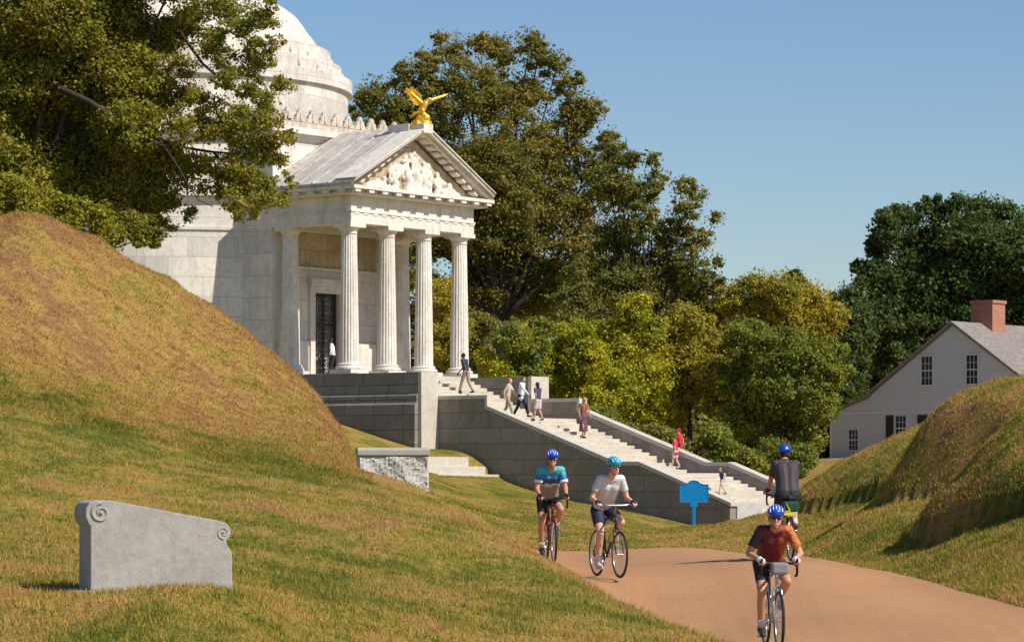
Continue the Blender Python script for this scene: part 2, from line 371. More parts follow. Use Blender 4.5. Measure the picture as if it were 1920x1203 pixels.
def height(X, Y, rough=True):
    X = np.asarray(X, float); Y = np.asarray(Y, float)
    B = base_h(X, Y); H = B.copy()
    for m_ in MOUNDS:
        sel = (Y > m_['R'].min()-12) & (Y < m_['R'].max()+12)
        if not sel.any(): continue
        add = mound_part(m_, X[sel], Y[sel], B[sel]); 
        hh = H[sel]; H[sel] = np.maximum(hh, B[sel]+add)
    if rough:
        off = np.clip(road_d(X, Y)/1.5, 0, 1)
        H = H+(.035*wob(X, Y, 1.7, 3)+.02*wob(X, Y, .7, 20)+.06*wob(X, Y, 5, 30)*np.clip((H+.6)/1.5, 0, 1))*off*(Y < 100)
        md = H-B; gl = np.clip(md/1.5, 0, 1)
        H = H-gl*.14*(1+wob(X+.25*Y, Y*.15, 1.5, 40))*.5*(X < 2)+gl*(.022*wob(X, Y, .9, 13)+.018*wob(X, Y, .45, 33))*(Y < 75)
    t_ = (X-KX_)*.7934-(Y-KY_)*.6088; w_ = (X-KX_)*.6088+(Y-KY_)*.7934
    cut = (t_ > 2.9) & (t_ < 9) & (w_ > -5.6) & (w_ < 1.3)
    H = np.where(cut, np.minimum(H, -.06-.02*w_-.09*np.clip(t_-3.4, 0, 9)), H)
    return H
# road outline (plan)
ROAD_L = np.array([(2.2,12),(2.5,24),(2.35,30),(1.78,34),(1.28,38),(.66,42),(.10,46),(-.2,49),(-.4,52),(-.5,55),(-.55,58.0)])
ROAD_R = np.array([(9.2,12),(8.6,24),(8.1,32),(7.35,37),(6.75,41),(5.85,46),(5.35,51),(4.95,54.5),(4.5,57.6),(3.6,59.2),(2.0,59.7),(.6,59.8),(-.45,59.7)])
def resamp(P, n):
    d = np.r_[0, np.cumsum(np.hypot(*np.diff(P, axis=0).T))]; t = np.linspace(0, d[-1], n)
    Q = np.c_[np.interp(t, d, P[:,0]), np.interp(t, d, P[:,1])]
    for _ in range(12): Q[1:-1] = (Q[:-2]+2*Q[1:-1]+Q[2:])/4
    return Q
RL = resamp(ROAD_L, 260); RR = resamp(ROAD_R, 260)
RPOLY = np.vstack([RL, RR[::-1]])
def inside(X, Y):
    px, py = RPOLY[:,0], RPOLY[:,1]; qx, qy = np.roll(px,-1), np.roll(py,-1); c = np.zeros(X.shape, int)
    for i in range(len(px)):
        cr = (py[i] > Y) != (qy[i] > Y)
        c += (cr & (X < (qx[i]-px[i])*(Y-py[i])/(qy[i]-py[i]+1e-12)+px[i])).astype(int)
    return c % 2 == 1
def road_d(X, Y):
    """signed distance to the road edge, negative inside"""
    sh = X.shape; X = X.ravel(); Y = Y.ravel(); d = np.full(X.shape, 9.); sel = (Y > 8) & (Y < 66) & (X > -42) & (X < 13)
    xs, ys = X[sel], Y[sel]; best = np.full(xs.shape, 1e9)
    for E in (RL, RR):
        for a in range(0, len(xs), 8000):
            dd = np.sqrt(((xs[a:a+8000,None]-E[None,::2,0])**2+(ys[a:a+8000,None]-E[None,::2,1])**2).min(1)); best[a:a+8000] = np.minimum(best[a:a+8000], dd)
    ins = inside(xs, ys); d[sel] = np.where(ins, -best, best); return d.reshape(sh)
def dry_and_shade(X, Y, H=None):
    B = base_h(X, Y); md = (height(X, Y, False) if H is None else H)-B
    left = X < 2.5
    d = np.full(X.shape, .46)
    d = np.where(left & (Y < 75), .46+.42*np.clip(md/1.2, 0, 1)-.22*np.exp(-((Y-(48+0*X))/5)**2)*(X < -2), d)
    cr = np.exp(-((X-np.interp(Y, CP[:7,1], CP[:7,0]))/1.0)**2)*(Y < 60)*(Y > 36)
    d = d+.34*cr
    d = d+.16*wob(X, Y, 3.1, 44)*(Y < 62)
    d = np.where((X > 4.5) & (Y < 75), .33+.28*np.clip(md/1.3, 0, 1), d)  # drier with height, but held greener to paint in the humps' shaded faces
    d = np.where((Y > 70) & (Y < 128) & (X < 11), .40, d)
    d = np.where((Y > 128) & (X > 9), .8, d)
    return d+.10*wob(X, Y, 6, 9)+.10*wob(X, Y*.6, 2.2, 25)
def grid_axis(segs):
    o = [segs[0][0]]
    for a, b, st in segs:
        n = max(1, int(round((b-a)/st))); o += list(np.linspace(a, b, n+1)[1:])
    return np.array(o)
gx = grid_axis([(-900,-200,100),(-200,-60,20),(-60,-20,3),(-20,-12,.6),(-12,11,.16),(11,20,.6),(20,40,2),(40,200,20),(200,900,100)])
gy = grid_axis([(-60,10,10),(10,20,1),(20,68,.2),(68,118,.8),(118,130,.3),(130,200,3),(200,400,20),(400,2400,200)])
GX, GY = np.meshgrid(gx, gy); GH = height(GX, GY)
rd = road_d(GX, GY); GHg = GH-np.clip((.12-rd)/.24, 0, 1)*.05
nx, ny = len(gx), len(gy)
me = bpy.data.meshes.new('ground'); V = np.c_[GX.ravel(), GY.ravel(), GHg.ravel()]
idx = np.arange(nx*ny).reshape(ny, nx); q = np.stack([idx[:-1,:-1], idx[:-1,1:], idx[1:,1:], idx[1:,:-1]], -1).reshape(-1, 4)
me.vertices.add(len(V)); me.vertices.foreach_set('co', V.astype(np.float32).ravel())
me.loops.add(q.size); me.loops.foreach_set('vertex_index', q.ravel().astype(np.int32))
me.polygons.add(len(q)); me.polygons.foreach_set('loop_start', np.arange(0, q.size, 4, dtype=np.int32)); me.polygons.foreach_set('loop_total', np.full(len(q), 4, dtype=np.int32))
da = me.attributes.new('dry', 'FLOAT', 'POINT'); da.data.foreach_set('value', dry_and_shade(GX, GY).ravel().astype(np.float32))
me.update(calc_edges=True)
tag(link('ground', me, m_ground(), None, True), kind='structure')
# road ribbon
nc = 26; mbr = MB(); tt = np.linspace(0, 1, nc)
XX = RL[:,0][:,None]*(1-tt)+RR[:,0][:,None]*tt; YY = RL[:,1][:,None]*(1-tt)+RR[:,1][:,None]*tt
def hgt1(x, y): return float(height(np.array([x]), np.array([y]))[0])
ZZ = height(XX, YY)+.006
mbr.add(np.c_[XX.ravel(), YY.ravel(), ZZ.ravel()].tolist(), [(i*nc+j, i*nc+j+1, (i+1)*nc+j+1, (i+1)*nc+j) for i in range(len(RL)-1) for j in range(nc-1)])
tag(mbr.build('road', m_road(), None, True), kind='structure')
def road_z(x, y): return hgt1(x, y)+.006

# grass blades as one countless stuff object
def blades(name, X, Y, hmin, hmax, wid, label, lean=.5):
    keep = road_d(X, Y) > -.06+.12*RNG.random(X.shape); X = X[keep]; Y = Y[keep]
    Z = height(X, Y)-.01; n = len(X)
    D = dry_and_shade(X, Y); h = RNG.uniform(hmin, hmax, n)*(1.15-.45*np.clip(D, 0, 1)); a = RNG.uniform(0, 2*np.pi, n); l = RNG.uniform(.1, lean, n)*h*1.6
    wx = np.cos(a)*wid*RNG.uniform(.6, 1.3, n); wy = np.sin(a)*wid*RNG.uniform(.6, 1.3, n)
    b = RNG.uniform(0, 2*np.pi, n)
    P0 = np.c_[X-wx, Y-wy, Z]; P1 = np.c_[X+wx, Y+wy, Z]; P2 = np.c_[X+np.cos(b)*l, Y+np.sin(b)*l, Z+h]
    V = np.stack([P0, P1, P2], 1).reshape(-1, 3)
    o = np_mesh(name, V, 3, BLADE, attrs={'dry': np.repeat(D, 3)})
    tag(o, label, 'grass', kind='stuff'); return o
BLADE = m_blade()
def sample_region(n, y0, y1, pxl, pxr, power=1.3):
    u = RNG.random(n); Y = y0*(y1/y0)**(u**power) if power else y0+(y1-y0)*u
    x = RNG.uniform(0, 1, n); X = ((pxl-HX)/F+(pxr-pxl)/F*x)*Y; return X, Y
Xa, Ya = sample_region(300000, 20, 66, -60, 1400, 1.0)
cx = np.interp(Ya, CP[:7,1], CP[:7,0]); k = Xa < cx+2.2; Xa, Ya = Xa[k], Ya[k]
blades('bank_grass', Xa, Ya, .025, .075, .006, 'green and straw coloured grass covering the left bank and mound beside the road')
Xb, Yb = sample_region(190000, 38, 72, 1480, 2000, 1.0)
Xm, Ym = sample_region(230000, 47, 67, -60, 700, 1.0)
blades('mound_grass', Xm, Ym, .025, .085, .009, 'rough dry tufts of tan and olive grass on the steep left mound', .9)
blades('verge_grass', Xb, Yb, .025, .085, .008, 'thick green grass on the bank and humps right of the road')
Xc, Yc = sample_region(150000, 58.5, 128, 790, 1560, 1.0)
blades('lawn_grass', Xc, Yc, .025, .06, .013, 'mown grass lawn between the road and the long granite stair wall')
# edge fringe where bank grass overhangs the road
e = RNG.integers(0, 150, 14000); Xe = RL[e,0]+RNG.normal(0, .10, 14000); Ye = RL[e,1]+RNG.normal(0, .12, 14000); Xe -= .12
blades('edge_grass', Xe, Ye, .06, .16, .007, 'taller ragged grass fringing the left edge of the road', .8)

# ------------------------------------------------------------------ memorial (local frame: x outward down the stairs, y along the front)
TH = R(-37.5); KX, KY = -3.83, 127.0
def mem_world(t, w_, z=0): return Vector((KX+.7934*t+.6088*w_, KY-.6088*t+.7934*w_, z))
MEM = thing('memorial_building', 'white marble domed memorial with four-column portico and triangular pediment', 'memorial', (KX,KY,0), TH)
ZF = 4.23; WC = 4.34; WT = 8.68; CT, CW = -18.2, 4.34
# podium: granite base with chamfered courses
m = MB()
def podium_block(m, t0, t1, w0, w1, a, b):
    """a, b: does the near / far side step outwards"""
    m.box(t0, t1, w0, w1, 3.35, ZF)
    for z0, z1, o in ((2.98,3.35,.13),(-1.,2.98,.25)):
        ch = .09; oa = o if a else 0; ob = o if b else 0; ca = ch if a else 0; cb = ch if b else 0
        m.box(t0, t1, w0-oa, w1+ob, z0, z1-ch)
        m.add([(t0,w0-oa,z1-ch),(t1,w0-oa,z1-ch),(t1,w1+ob,z1-ch),(t0,w1+ob,z1-ch),(t0,w0-oa+ca,z1),(t1,w0-oa+ca,z1),(t1,w1+ob-cb,z1),(t0,w1+ob-cb,z1)],
              [(0,1,5,4),(1,2,6,5),(2,3,7,6),(3,0,4,7),(4,5,6,7)])
podium_block(m, -9.6, -3.36, 0, WT, 1, 1); podium_block(m, -3.36, -.01, 0, 1.1, 1, 0); podium_block(m, -3.36, -.01, 7.45, WT, 0, 1)
m.build('podium', GRANITE_PODIUM, MEM)
for a_, b_ in ((-.02, 1.11), (7.445, WT+.02)): MB().box(-.009, .16, a_, b_, -.5, ZF+.004).build('pier', GRANITE_LIGHT, MEM)
m = MB(); m.box(-9.6, -3.35, .03, WT-.03, ZF+.001, ZF+.03); m.build('portico_floor', GRANITE_LIGHT, MEM)
# columns
def column(t, w_):
    r0, r1, zt = .42, .33, 10.56
    sh = []
    for k in range(9):
        u = k/8; z = ZF+.46+(zt-.42-ZF-.46)*u; r = r0+(r1-r0)*(u**1.25); sh.append((r, z, 1))
    shaft = MB().lathe(sh, 96, (t, w_, 0), 20, .085).build('column', MARBLE, MEM, 'auto')
    MB().box(t-.58, t+.58, w_-.58, w_+.58, ZF+.03, ZF+.2).lathe([(.56,ZF+.2),(.60,ZF+.25),(.58,ZF+.32),(.50,ZF+.35),(.49,ZF+.38),(.52,ZF+.41),(.49,ZF+.45),(.43,ZF+.47)], 40, (t,w_,0)).build('column_base', MARBLE, shaft, 'auto')
    MB().lathe([(.335,zt-.45),(.355,zt-.42),(.335,zt-.38),(.34,zt-.34),(.38,zt-.28),(.45,zt-.2),(.47,zt-.17)], 40, (t,w_,0)).box(t-.5, t+.5, w_-.5, w_+.5, zt-.17, zt).build('capital', MARBLE, shaft, 'auto')
for k in range(4): column(-4.275, .62+2.48*k)
column(-7.57, .62); column(-7.57, 8.06)
# entablature as a U beam: architrave, frieze
def ubeam(m, o, z0, z1, iw=.82):
    t1 = -3.80+o; w0 = .18-o; w1 = 8.50+o
    m.box(-8.29, t1, w0, w0+iw+o, z0, z1); m.box(-8.29, t1, w1-iw-o, w1, z0, z1); m.box(t1-iw-o, t1, w0+iw+o, w1-iw-o, z0, z1)
m = MB(); ubeam(m, 0, 10.56, 11.02); ubeam(m, .05, 11.02, 11.10); ubeam(m, -.01, 11.10, 11.72)
for k in range(14):
    w_ = .55+k*(8.1/13.5); m.box(-3.812, -3.77, w_-.16, w_+.16, 10.93, 11.018)
m.build('entablature', MARBLE, MEM, bevel=.008)
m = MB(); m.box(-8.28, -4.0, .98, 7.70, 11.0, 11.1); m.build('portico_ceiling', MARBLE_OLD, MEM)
# cornice
m = MB()
m.box(-8.29, -3.34, -.24, WT+.24, 11.72, 11.80); m.box(-8.29, -3.12, -.42, WT+.42, 11.93, 12.08); m.box(-8.29, -3.40, -.16, WT+.16, 11.80, 11.93)
k = 0
for i in range(11):
    w_ = -.10+i*.888; m.box(-3.36, -3.16, w_-.17, w_+.17, 11.80, 11.925)
for i in range(5):
    t = -3.9-i*.85; m.box(t-.17, t+.17, -.38, -.18, 11.80, 11.925)
m.build('cornice', MARBLE, MEM, bevel=.008)
# pediment: tympanum + raking cornice
AP = 14.62
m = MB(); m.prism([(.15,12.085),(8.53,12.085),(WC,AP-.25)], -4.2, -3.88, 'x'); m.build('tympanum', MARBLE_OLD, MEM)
m = MB(); sl_ = (AP-12.16)/(WC+.42)
def rake(m, t0, t1, off, th):
    a = [(-.42,12.09+off),(WC,AP+off),(WT+.42,12.09+off),(WT+.42,12.09+off+th*.55),(WC,AP+off+th),(-.42,12.09+off+th*.55)]
    m.prism([a[0],a[1],a[4],a[5]], t0, t1, 'x'); m.prism([a[1],a[2],a[3],a[4]], t0, t1, 'x')
rake(m, -4.2, -3.30, -.02, .15); rake(m, -4.2, -3.10, .13, .12); rake(m, -4.2, -3.02, .25, .07)
for side in (-1, 1):
    for i in range(1, 10):
        u = i/10; w_ = WC+side*(WC-.1)*u; z = AP-.02-(AP-12.1)*u
        m.prism([(w_-.12,z-.07+sl_*.12*side),(w_+.12,z-.07-sl_*.12*side),(w_+.12,z+.01-sl_*.12*side),(w_-.12,z+.01+sl_*.12*side)], -3.80, -3.42, 'x')
m.build('raking_cornice', MARBLE, MEM, bevel=.006)

def remeshed(mb, name, mat, parent, vox, smooth_it=2):
    me = bpy.data.meshes.new(name+'_src'); me.from_pydata(mb.v, [], mb.f); o = bpy.data.objects.new('tmp', me); COL.objects.link(o)
    r = o.modifiers.new('r', 'REMESH'); r.mode = 'VOXEL'; r.voxel_size = vox; r.use_smooth_shade = True
    if smooth_it: s_ = o.modifiers.new('s', 'SMOOTH'); s_.iterations = smooth_it; s_.factor = .5
    dg = bpy.context.evaluated_depsgraph_get(); dg.update()
    out = bpy.data.meshes.new_from_object(o.evaluated_get(dg)); out.name = name
    bpy.data.objects.remove(o); bpy.data.meshes.remove(me)
    out.materials.clear()
    return link(name, out, mat, parent, True)
# relief group of draped seated figures
m = MB(); rr = random.Random(4)
def fig(w_, z, h, lean=0., seated=True):
    t = -3.80
    m.ball((t, w_, z+h*.86), (.10,.10,.13)); m.caps((t,w_,z+h*.68), (t-.02,w_+lean,z+h*.42), .15*h/1.4, .19*h/1.4)
    m.caps((t+.02,w_+lean,z+h*.42), (t+.1,w_+lean+.1,z+h*.25), .2*h/1.4, .19*h/1.4); m.caps((t+.08,w_+lean+.08,z+h*.3), (t+.05,w_+lean+.02,z+.05), .17*h/1.4, .24*h/1.4)
    m.caps((t+.05,w_-.16,z+h*.68), (t+.1,w_-.26,z+h*.45), .06, .05); m.caps((t+.05,w_+.16,z+h*.68), (t+.1,w_+.3,z+h*.5), .06, .05)
fig(WC, 12.12, 1.9); fig(WC-.62, 12.12, 1.5, .12); fig(WC+.66, 12.12, 1.45, -.12); fig(WC-1.5, 12.1, 1.05, .1); fig(WC+1.55, 12.1, 1.0, -.1)
m.caps((-3.85,WC-2.0,12.25), (-3.85,WC-3.0,12.2), .18, .10); m.caps((-3.85,WC+2.0,12.25), (-3.85,WC+3.0,12.2), .18, .10)
m.ball((-3.75,WC,12.55), (.1,.34,.34))
for i in range(95):
    w_ = WC+rr.uniform(-3.1,3.1); zz = 12.15+rr.random()*max(.05, (1.7-abs(w_-WC)*.55)); m.ball((-3.84,w_,zz), (.14, rr.uniform(.07,.2), rr.uniform(.07,.24)))
remeshed(m, 'pediment_relief', MARBLE, MEM, .028, 0)
# roof
m = MB()
zr = AP+.30
m.prism([(-.45,12.09),(-.45,12.21),(WC,zr),(WC,zr-.15)], -8.31, -3.22, 'x'); m.prism([(WC,zr-.15),(WC,zr),(WT+.45,12.21),(WT+.45,12.09)], -8.31, -3.22, 'x')
for i in range(6):                                            # raised joints between roof slabs
    t = -8.0+i*.86
    m.prism([(-.45,12.205),(-.45,12.25),(WC,zr+.045),(WC,zr-.01)], t-.04, t+.04, 'x')
    m.prism([(WT+.45,12.205),(WT+.45,12.25),(WC,zr+.045),(WC,zr-.01)], t-.04, t+.04, 'x')
m.build('roof', MARBLE_ROOF, MEM)
m = MB(); m.box(-4.9, -3.75, WC-.42, WC+.42, 14.4, 15.02); m.box(-3.75, -3.0, WC-.32, WC+.32, 14.6, 15.0)
m.build('statue_plinth', MARBLE, MEM, bevel=.02)
# vestibule block: back wall with the door opening
BW = -8.3; BI = -8.82
m = MB()
d0, d1, dz = WC-.82, WC+.82, 7.95
m.box(-12.5, BW, .3, 1.0, 0, 10.555); m.box(-12.5, BW, 7.68, 8.38, 0, 10.555); m.box(-12.5, BW, .3, 8.38, 10.555, 14.45); m.box(-12.5, BI, 1.0, d0, 0, 10.55); m.box(-12.5, BI, d1, 7.68, 0, 10.55); m.box(-12.5, BI, d0, d1, dz, 10.55)
m.build('front_wall', MARBLE_WALL, MEM)
m = MB(); m.box(BI+.003, BI+.05, 1.01, d0-.32, 9.05, 10.54); m.box(BI+.003, BI+.05, d1+.32, 7.67, 9.05, 10.54); m.box(BI+.003, BI+.05, d0-.32, d1+.32, 9.05, 10.54)
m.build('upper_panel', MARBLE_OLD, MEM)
m = MB(); m.box(BI, BI+.16, 1.005, 7.675, 8.93, 9.05); m.box(BI, BI+.13, .02+1., d0-.4, ZF, ZF+1.6) ; m.box(BI, BI+.13, d1+.4, 7.66, ZF, ZF+1.6)
m.box(BI, BW+.05, .33, .98, ZF, 10.56); m.box(BI, BW+.05, 7.70, 8.35, ZF, 10.56)
m.build('wall_moulding', MARBLE, MEM, bevel=.01)
df = MB(); df.box(BI-.2, BI+.14, d0-.32, d0, ZF+.03, dz+.32); df.box(BI-.2, BI+.14, d1, d1+.32, ZF+.03, dz+.32); df.box(BI-.2, BI+.14, d0, d1, dz, dz+.32); df.box(BI-.2, BI+.32, d0-.45, d1+.45, dz+.45, dz+.6); df.box(BI-.2, BI+.2, d0-.32, d1+.32, dz+.32, dz+.45)
DF = df.build('door_frame', MARBLE, MEM, bevel=.01)
DR = MB().box(BI-2.6, BI-2.5, d0-.5, d1+.5, ZF, dz+.3).build('dark_doorway', VOID, MEM)  # near-black sheet that paints the interior shade behind the grille
m = MB(); gt = BI-.14
m.box(gt-.03, gt+.03, d0, d0+.10, ZF+.03, dz); m.box(gt-.03, gt+.03, d1-.10, d1, ZF+.03, dz); m.box(gt-.03, gt+.03, WC-.05, WC+.05, ZF+.03, dz); 
for z in (ZF+.08, ZF+1.2, ZF+2.4, dz-.08): m.box(gt-.03, gt+.03, d0, d1, z-.05, z+.05)
for kx in range(4):
    for kz in range(9):
        cy = d0+.24+kx*.385+(.03 if kx > 1 else 0); cz = ZF+.28+kz*.40
        m.ring((gt, cy, cz), .15, .022, 'x', 16, 5); m.tube([(gt,cy-.17,cz-.19),(gt,cy+.17,cz+.19)], .018, 5); m.tube([(gt,cy+.17,cz-.19),(gt,cy-.17,cz+.19)], .018, 5)
m.build('grille', BRONZE, DR)
# string courses around the block
m = MB()
def bandr(m, o, z0, z1):
    m.box(-12.5, BW-.02, .3-o, .5, z0, z1); m.box(-12.5, BW-.02, 8.2, 8.38+o, z0, z1)
bandr(m, .06, 10.56, 10.66); bandr(m, .10, 11.72, 11.82); bandr(m, .28, 11.95, 12.08); bandr(m, .14, 11.82, 11.95)
m.box(-12.5, BW+.12, .18, 8.50, 14.45, 14.55); m.box(-12.5, BW+.22, .08, 8.60, 14.55, 14.68); m.box(-12.5, BW+.38, -.10, 8.78, 14.68, 14.95)
m.build('attic_cornice', MARBLE, MEM, bevel=.01)
# parapet with palmette crests
def palmette(m, p, tang, nrm, s=1.):
    P_ = Vector(p); T_ = Vector(tang); N_ = Vector(nrm); Z_ = Vector((0,0,1))
    out = [(-.40,0),(-.39,.12),(-.30,.20),(-.27,.34),(-.17,.40),(-.11,.55),(0,.64),(.11,.55),(.17,.40),(.27,.34),(.30,.20),(.39,.12),(.40,0)]
    a = [P_+T_*u*s+Z_*v*s for u, v in out]; b = [q+N_*.16*s for q in a]; n = len(a)
    m.add(a+b, [tuple(range(n)), tuple(range(2*n-1, n-1, -1))]+[(i,(i+1) % n,n+(i+1) % n,n+i) for i in range(n)])
    m.caps(P_+N_*.17*s+Z_*.1*s, P_+N_*.17*s+Z_*.42*s, .07*s, .05*s, 8)
m = MB()
m.box(-12.5, BW+.10, .12, 8.56, 14.95, 15.30); nP = 11
for k in range(nP):
    w_ = .36+k*(8.0/(nP-1)); palmette(m, (BW-.02, w_, 15.24), (0,1,0), (1,0,0), .9)
for k in range(3): palmette(m, (BW-.5-k*.8, .10, 15.22), (1,0,0), (0,-1,0), 1.)
m.build('parapet', CREST_M, MEM)
# round body, drum, dome share the axis of the rotunda
def round_part(name, prof, mat, seg=128, smooth='auto'):
    o = MB().lathe(prof, seg).build(name, mat, MEM, smooth); o.location = (CT, CW, 0); return o
round_part('round_wall', [(9.5,-1),(9.5,3.0),(9.4,3.1),(9.4,4.1),(9.1,4.23),(9.1,10.5),(9.18,10.52),(9.18,10.66),(9.1,10.68),(9.1,11.72),(9.22,11.74),(9.24,11.94),(9.42,11.96),(9.42,12.08),(9.1,12.12),(9.1,14.45),(9.25,14.5),(9.3,14.66),(9.5,14.7),(9.5,14.95),(9.2,14.97),(9.2,15.30),(9.0,15.30),(0.2,15.3)], MARBLE_ROUND)
m = MB()
for k in range(64):
    a = 2*math.pi*k/64
    px, py = 9.05*math.cos(a), 9.05*math.sin(a)
    if px > 8.2 and False: continue
    if px > 7.9 and abs(py) < 4.3: continue
    palmette(m, (px, py, 15.17), (-math.sin(a), math.cos(a), 0), (math.cos(a), math.sin(a), 0), .95)
o = m.build('crest_ring', CREST_M, MEM); o.location = (CT, CW, 0)
m = MB()
for k in range(36):                                            # small carved brackets on the stepped rings
    a = 2*math.pi*k/36
    for (r_, z0, z1) in ((7.83,18.0,18.45),(7.33,18.63,19.1)):
        m.ball((r_*math.cos(a), r_*math.sin(a), (z0+z1)/2), (.10,.10,.17), u=8, v=6)
m.lathe([(8.12,15.1),(8.12,17.18),(8.16,17.22),(8.18,17.32),(8.31,17.36),(8.31,17.93),(8.27,17.96),(7.83,17.98),(7.83,18.56),(7.79,18.59),(7.33,18.61),(7.33,19.24),(7.29,19.27),(6.76,19.42),(6.5,19.5)], 128)
o = m.build('drum', MARBLE_DOME, MEM, 'auto'); o.location = (CT, CW, 0)
dp = [(6.70,19.40),(6.72,19.56),(6.52,19.88),(6.23,20.24),(6.06,20.5),(5.83,20.8),(5.62,21.0),(5.34,21.2),(4.94,21.44),(4.4,21.72),(3.7,22.02),(3.0,22.26),(2.2,22.45),(1.4,22.55),(1.4,22.8),(1.1,22.82),(.1,22.82)]
round_part('dome', dp, MARBLE_DOME)

# ------------------------------------------------------------------ gilded eagle
pw = mem_world(-3.35, WC, 14.98)
EG = thing('eagle_statue', 'gilded eagle statue with raised wings on top of the marble pediment', 'statue', pw, 0)
m = MB()     # local: x right in view, y away, z up
for a, b, r0, r1 in [((-.28,.0,0),(.15,.0,.28),.2,.2),((.15,0,0),(-.1,0,.3),.22,.16),((0,.1,0),(.05,0,.42),.26,.15),((-.2,-.1,.05),(.3,.1,.08),.14,.12)]: m.caps(a, b, r0, r1, 8)
remeshed(m, 'rock_base', GOLD, EG, .035, 0)
m = MB()
m.caps((-.02,0,.62), (.12,0,.88), .15, .14); m.caps((.12,0,.88), (.24,0,1.04), .13, .08); m.ball((.30,0,1.07), (.11,.08,.085))
m.caps((.38,0,1.07), (.47,0,1.02), .045, .015); m.caps((-.02,0,.62), (-.1,.02,.45), .15, .10)
for s_ in (-1, 1): m.caps((.02,s_*.1,.58), (.02,s_*.11,.42), .09, .05); m.caps((.02,s_*.11,.42), (.08,s_*.12,.36), .045, .03)
remeshed(m, 'body', GOLD, EG, .022, 1)
m = MB()
for k in range(5): m.prism([(-.05,.58),(-.12,.50),(-.42-.03*k,.42-.04*k),(-.36-.03*k,.52-.03*k)], -.12+k*.05, -.08+k*.05, 'y')
m.build('tail', GOLD, EG, bevel=.008)
def wing(base, tips, thick):
    mm = MB(); B = Vector(base)
    for i, (tx, ty, tz, wd) in enumerate(tips):
        T = Vector((tx,ty,tz)); d = (T-B); L = d.length; d.normalize(); sd = Vector((0,1,0)).cross(d).normalized()*wd; off = Vector((0, .012*(i % 2)+.004*i, 0))
        st = B+d*L*.12
        pts = [st-sd*.7, B+d*L*.55-sd*1.1, T-sd*.4, T+d*.03, T+sd*.4, B+d*L*.55+sd*1.1, st+sd*.7]
        n = len(pts); a = [p+off for p in pts]; b = [p+off+Vector((0,thick,0)) for p in pts]
        mm.add(a+b, [tuple(range(n)), tuple(range(2*n-1, n-1, -1))]+[(j,(j+1) % n,n+(j+1) % n,n+j) for j in range(n)])
    mm.caps(B, B+(Vector(tips[0][:3])-B)*.7, .07, .035, 8)
    return mm
wing((-.02,-.12,.92), [(-.66,-.35,1.48,.10),(-.70,-.35,1.38,.10),(-.56,-.32,1.26,.11),(-.50,-.3,1.12,.11),(-.42,-.28,1.0,.11),(-.36,-.25,.88,.10),(-.48,-.33,1.52,.11),(-.34,-.3,1.44,.11),(-.22,-.28,1.32,.10)], .03).build('wing', GOLD, EG, bevel=.006)
wing((.16,.12,.98), [(1.05,.55,1.35,.05),(.92,.5,1.27,.055),(.76,.45,1.20,.05),(.62,.4,1.12,.05),(.50,.35,1.04,.05)], .03).build('wing', GOLD, EG, bevel=.006)
EG.scale = (1.02,1.02,1.02)

# ------------------------------------------------------------------ grand staircase
ST = thing('grand_staircase', 'long pale granite staircase with side walls climbing from the lawn to the portico', 'staircase', (KX,KY,0), TH)
W0, W1 = 1.10, 7.95; WI0, WI1 = 1.52, 7.45
prof = []
def flight(t0, z0, t1, z1, n):
    for i in range(n):
        ta = t0+(t1-t0)*i/n; tb = t0+(t1-t0)*(i+1)/n; za = z0+(z1-z0)*i/n; zb = z0+(z1-z0)*(i+1)/n
        prof.append((ta, za)); prof.append((ta, zb))
prof.append((-3.36, ZF)); flight(-3.3, ZF-.01, 1.0, 2.38, 12); flight(2.6, 2.38, 8.65, .08, 16); flight(10.2, .08, 13.1, -1.07, 8); prof.append((13.4,-1.07))
def step_z(t):
    z = ZF
    for a, b in prof:
        if a <= t: z = b
    return z
def strip(mm, pr, w0, w1, zb):
    """solid under a stepped profile, quad by quad"""
    pr2 = [p for i, p in enumerate(pr) if i == 0 or (abs(p[0]-pr[i-1][0]) > 1e-6 or abs(p[1]-pr[i-1][1]) > 1e-6)]
    vs = []; 
    for t, z in pr2: vs += [(t,w0,z),(t,w1,z),(t,w0,zb),(t,w1,zb)]
    fs = []
    for i in range(len(pr2)-1):
        a = 4*i; b = a+4; fs.append((a, b, b+1, a+1))
        if abs(pr2[i+1][0]-pr2[i][0]) > 1e-6: fs.append((a, a+2, b+2, b)); fs.append((a+1, b+1, b+3, a+3))
    n = 4*(len(pr2)-1); fs += [(n, n+2, n+3, n+1), (0,1,3,2)]
    mm.add(vs, fs)
STEP = stone('granite_steps', (.66,.60,.51), (.52,.47,.39), stain=.35, warm=(.36,.29,.21), bump=.15, scale=1.4, block=(1.7,.0719), joint=(.44,.39,.32), jw=.006)
m = MB(); strip(m, prof, WI0-.05, WI1+.05, -3.); m.build('steps', STEP, ST)
CO = [(.165,3.26),(2.70,3.26),(2.70,2.80),(9.17,.53),(10.26,.53),(14.6,-1.07)]
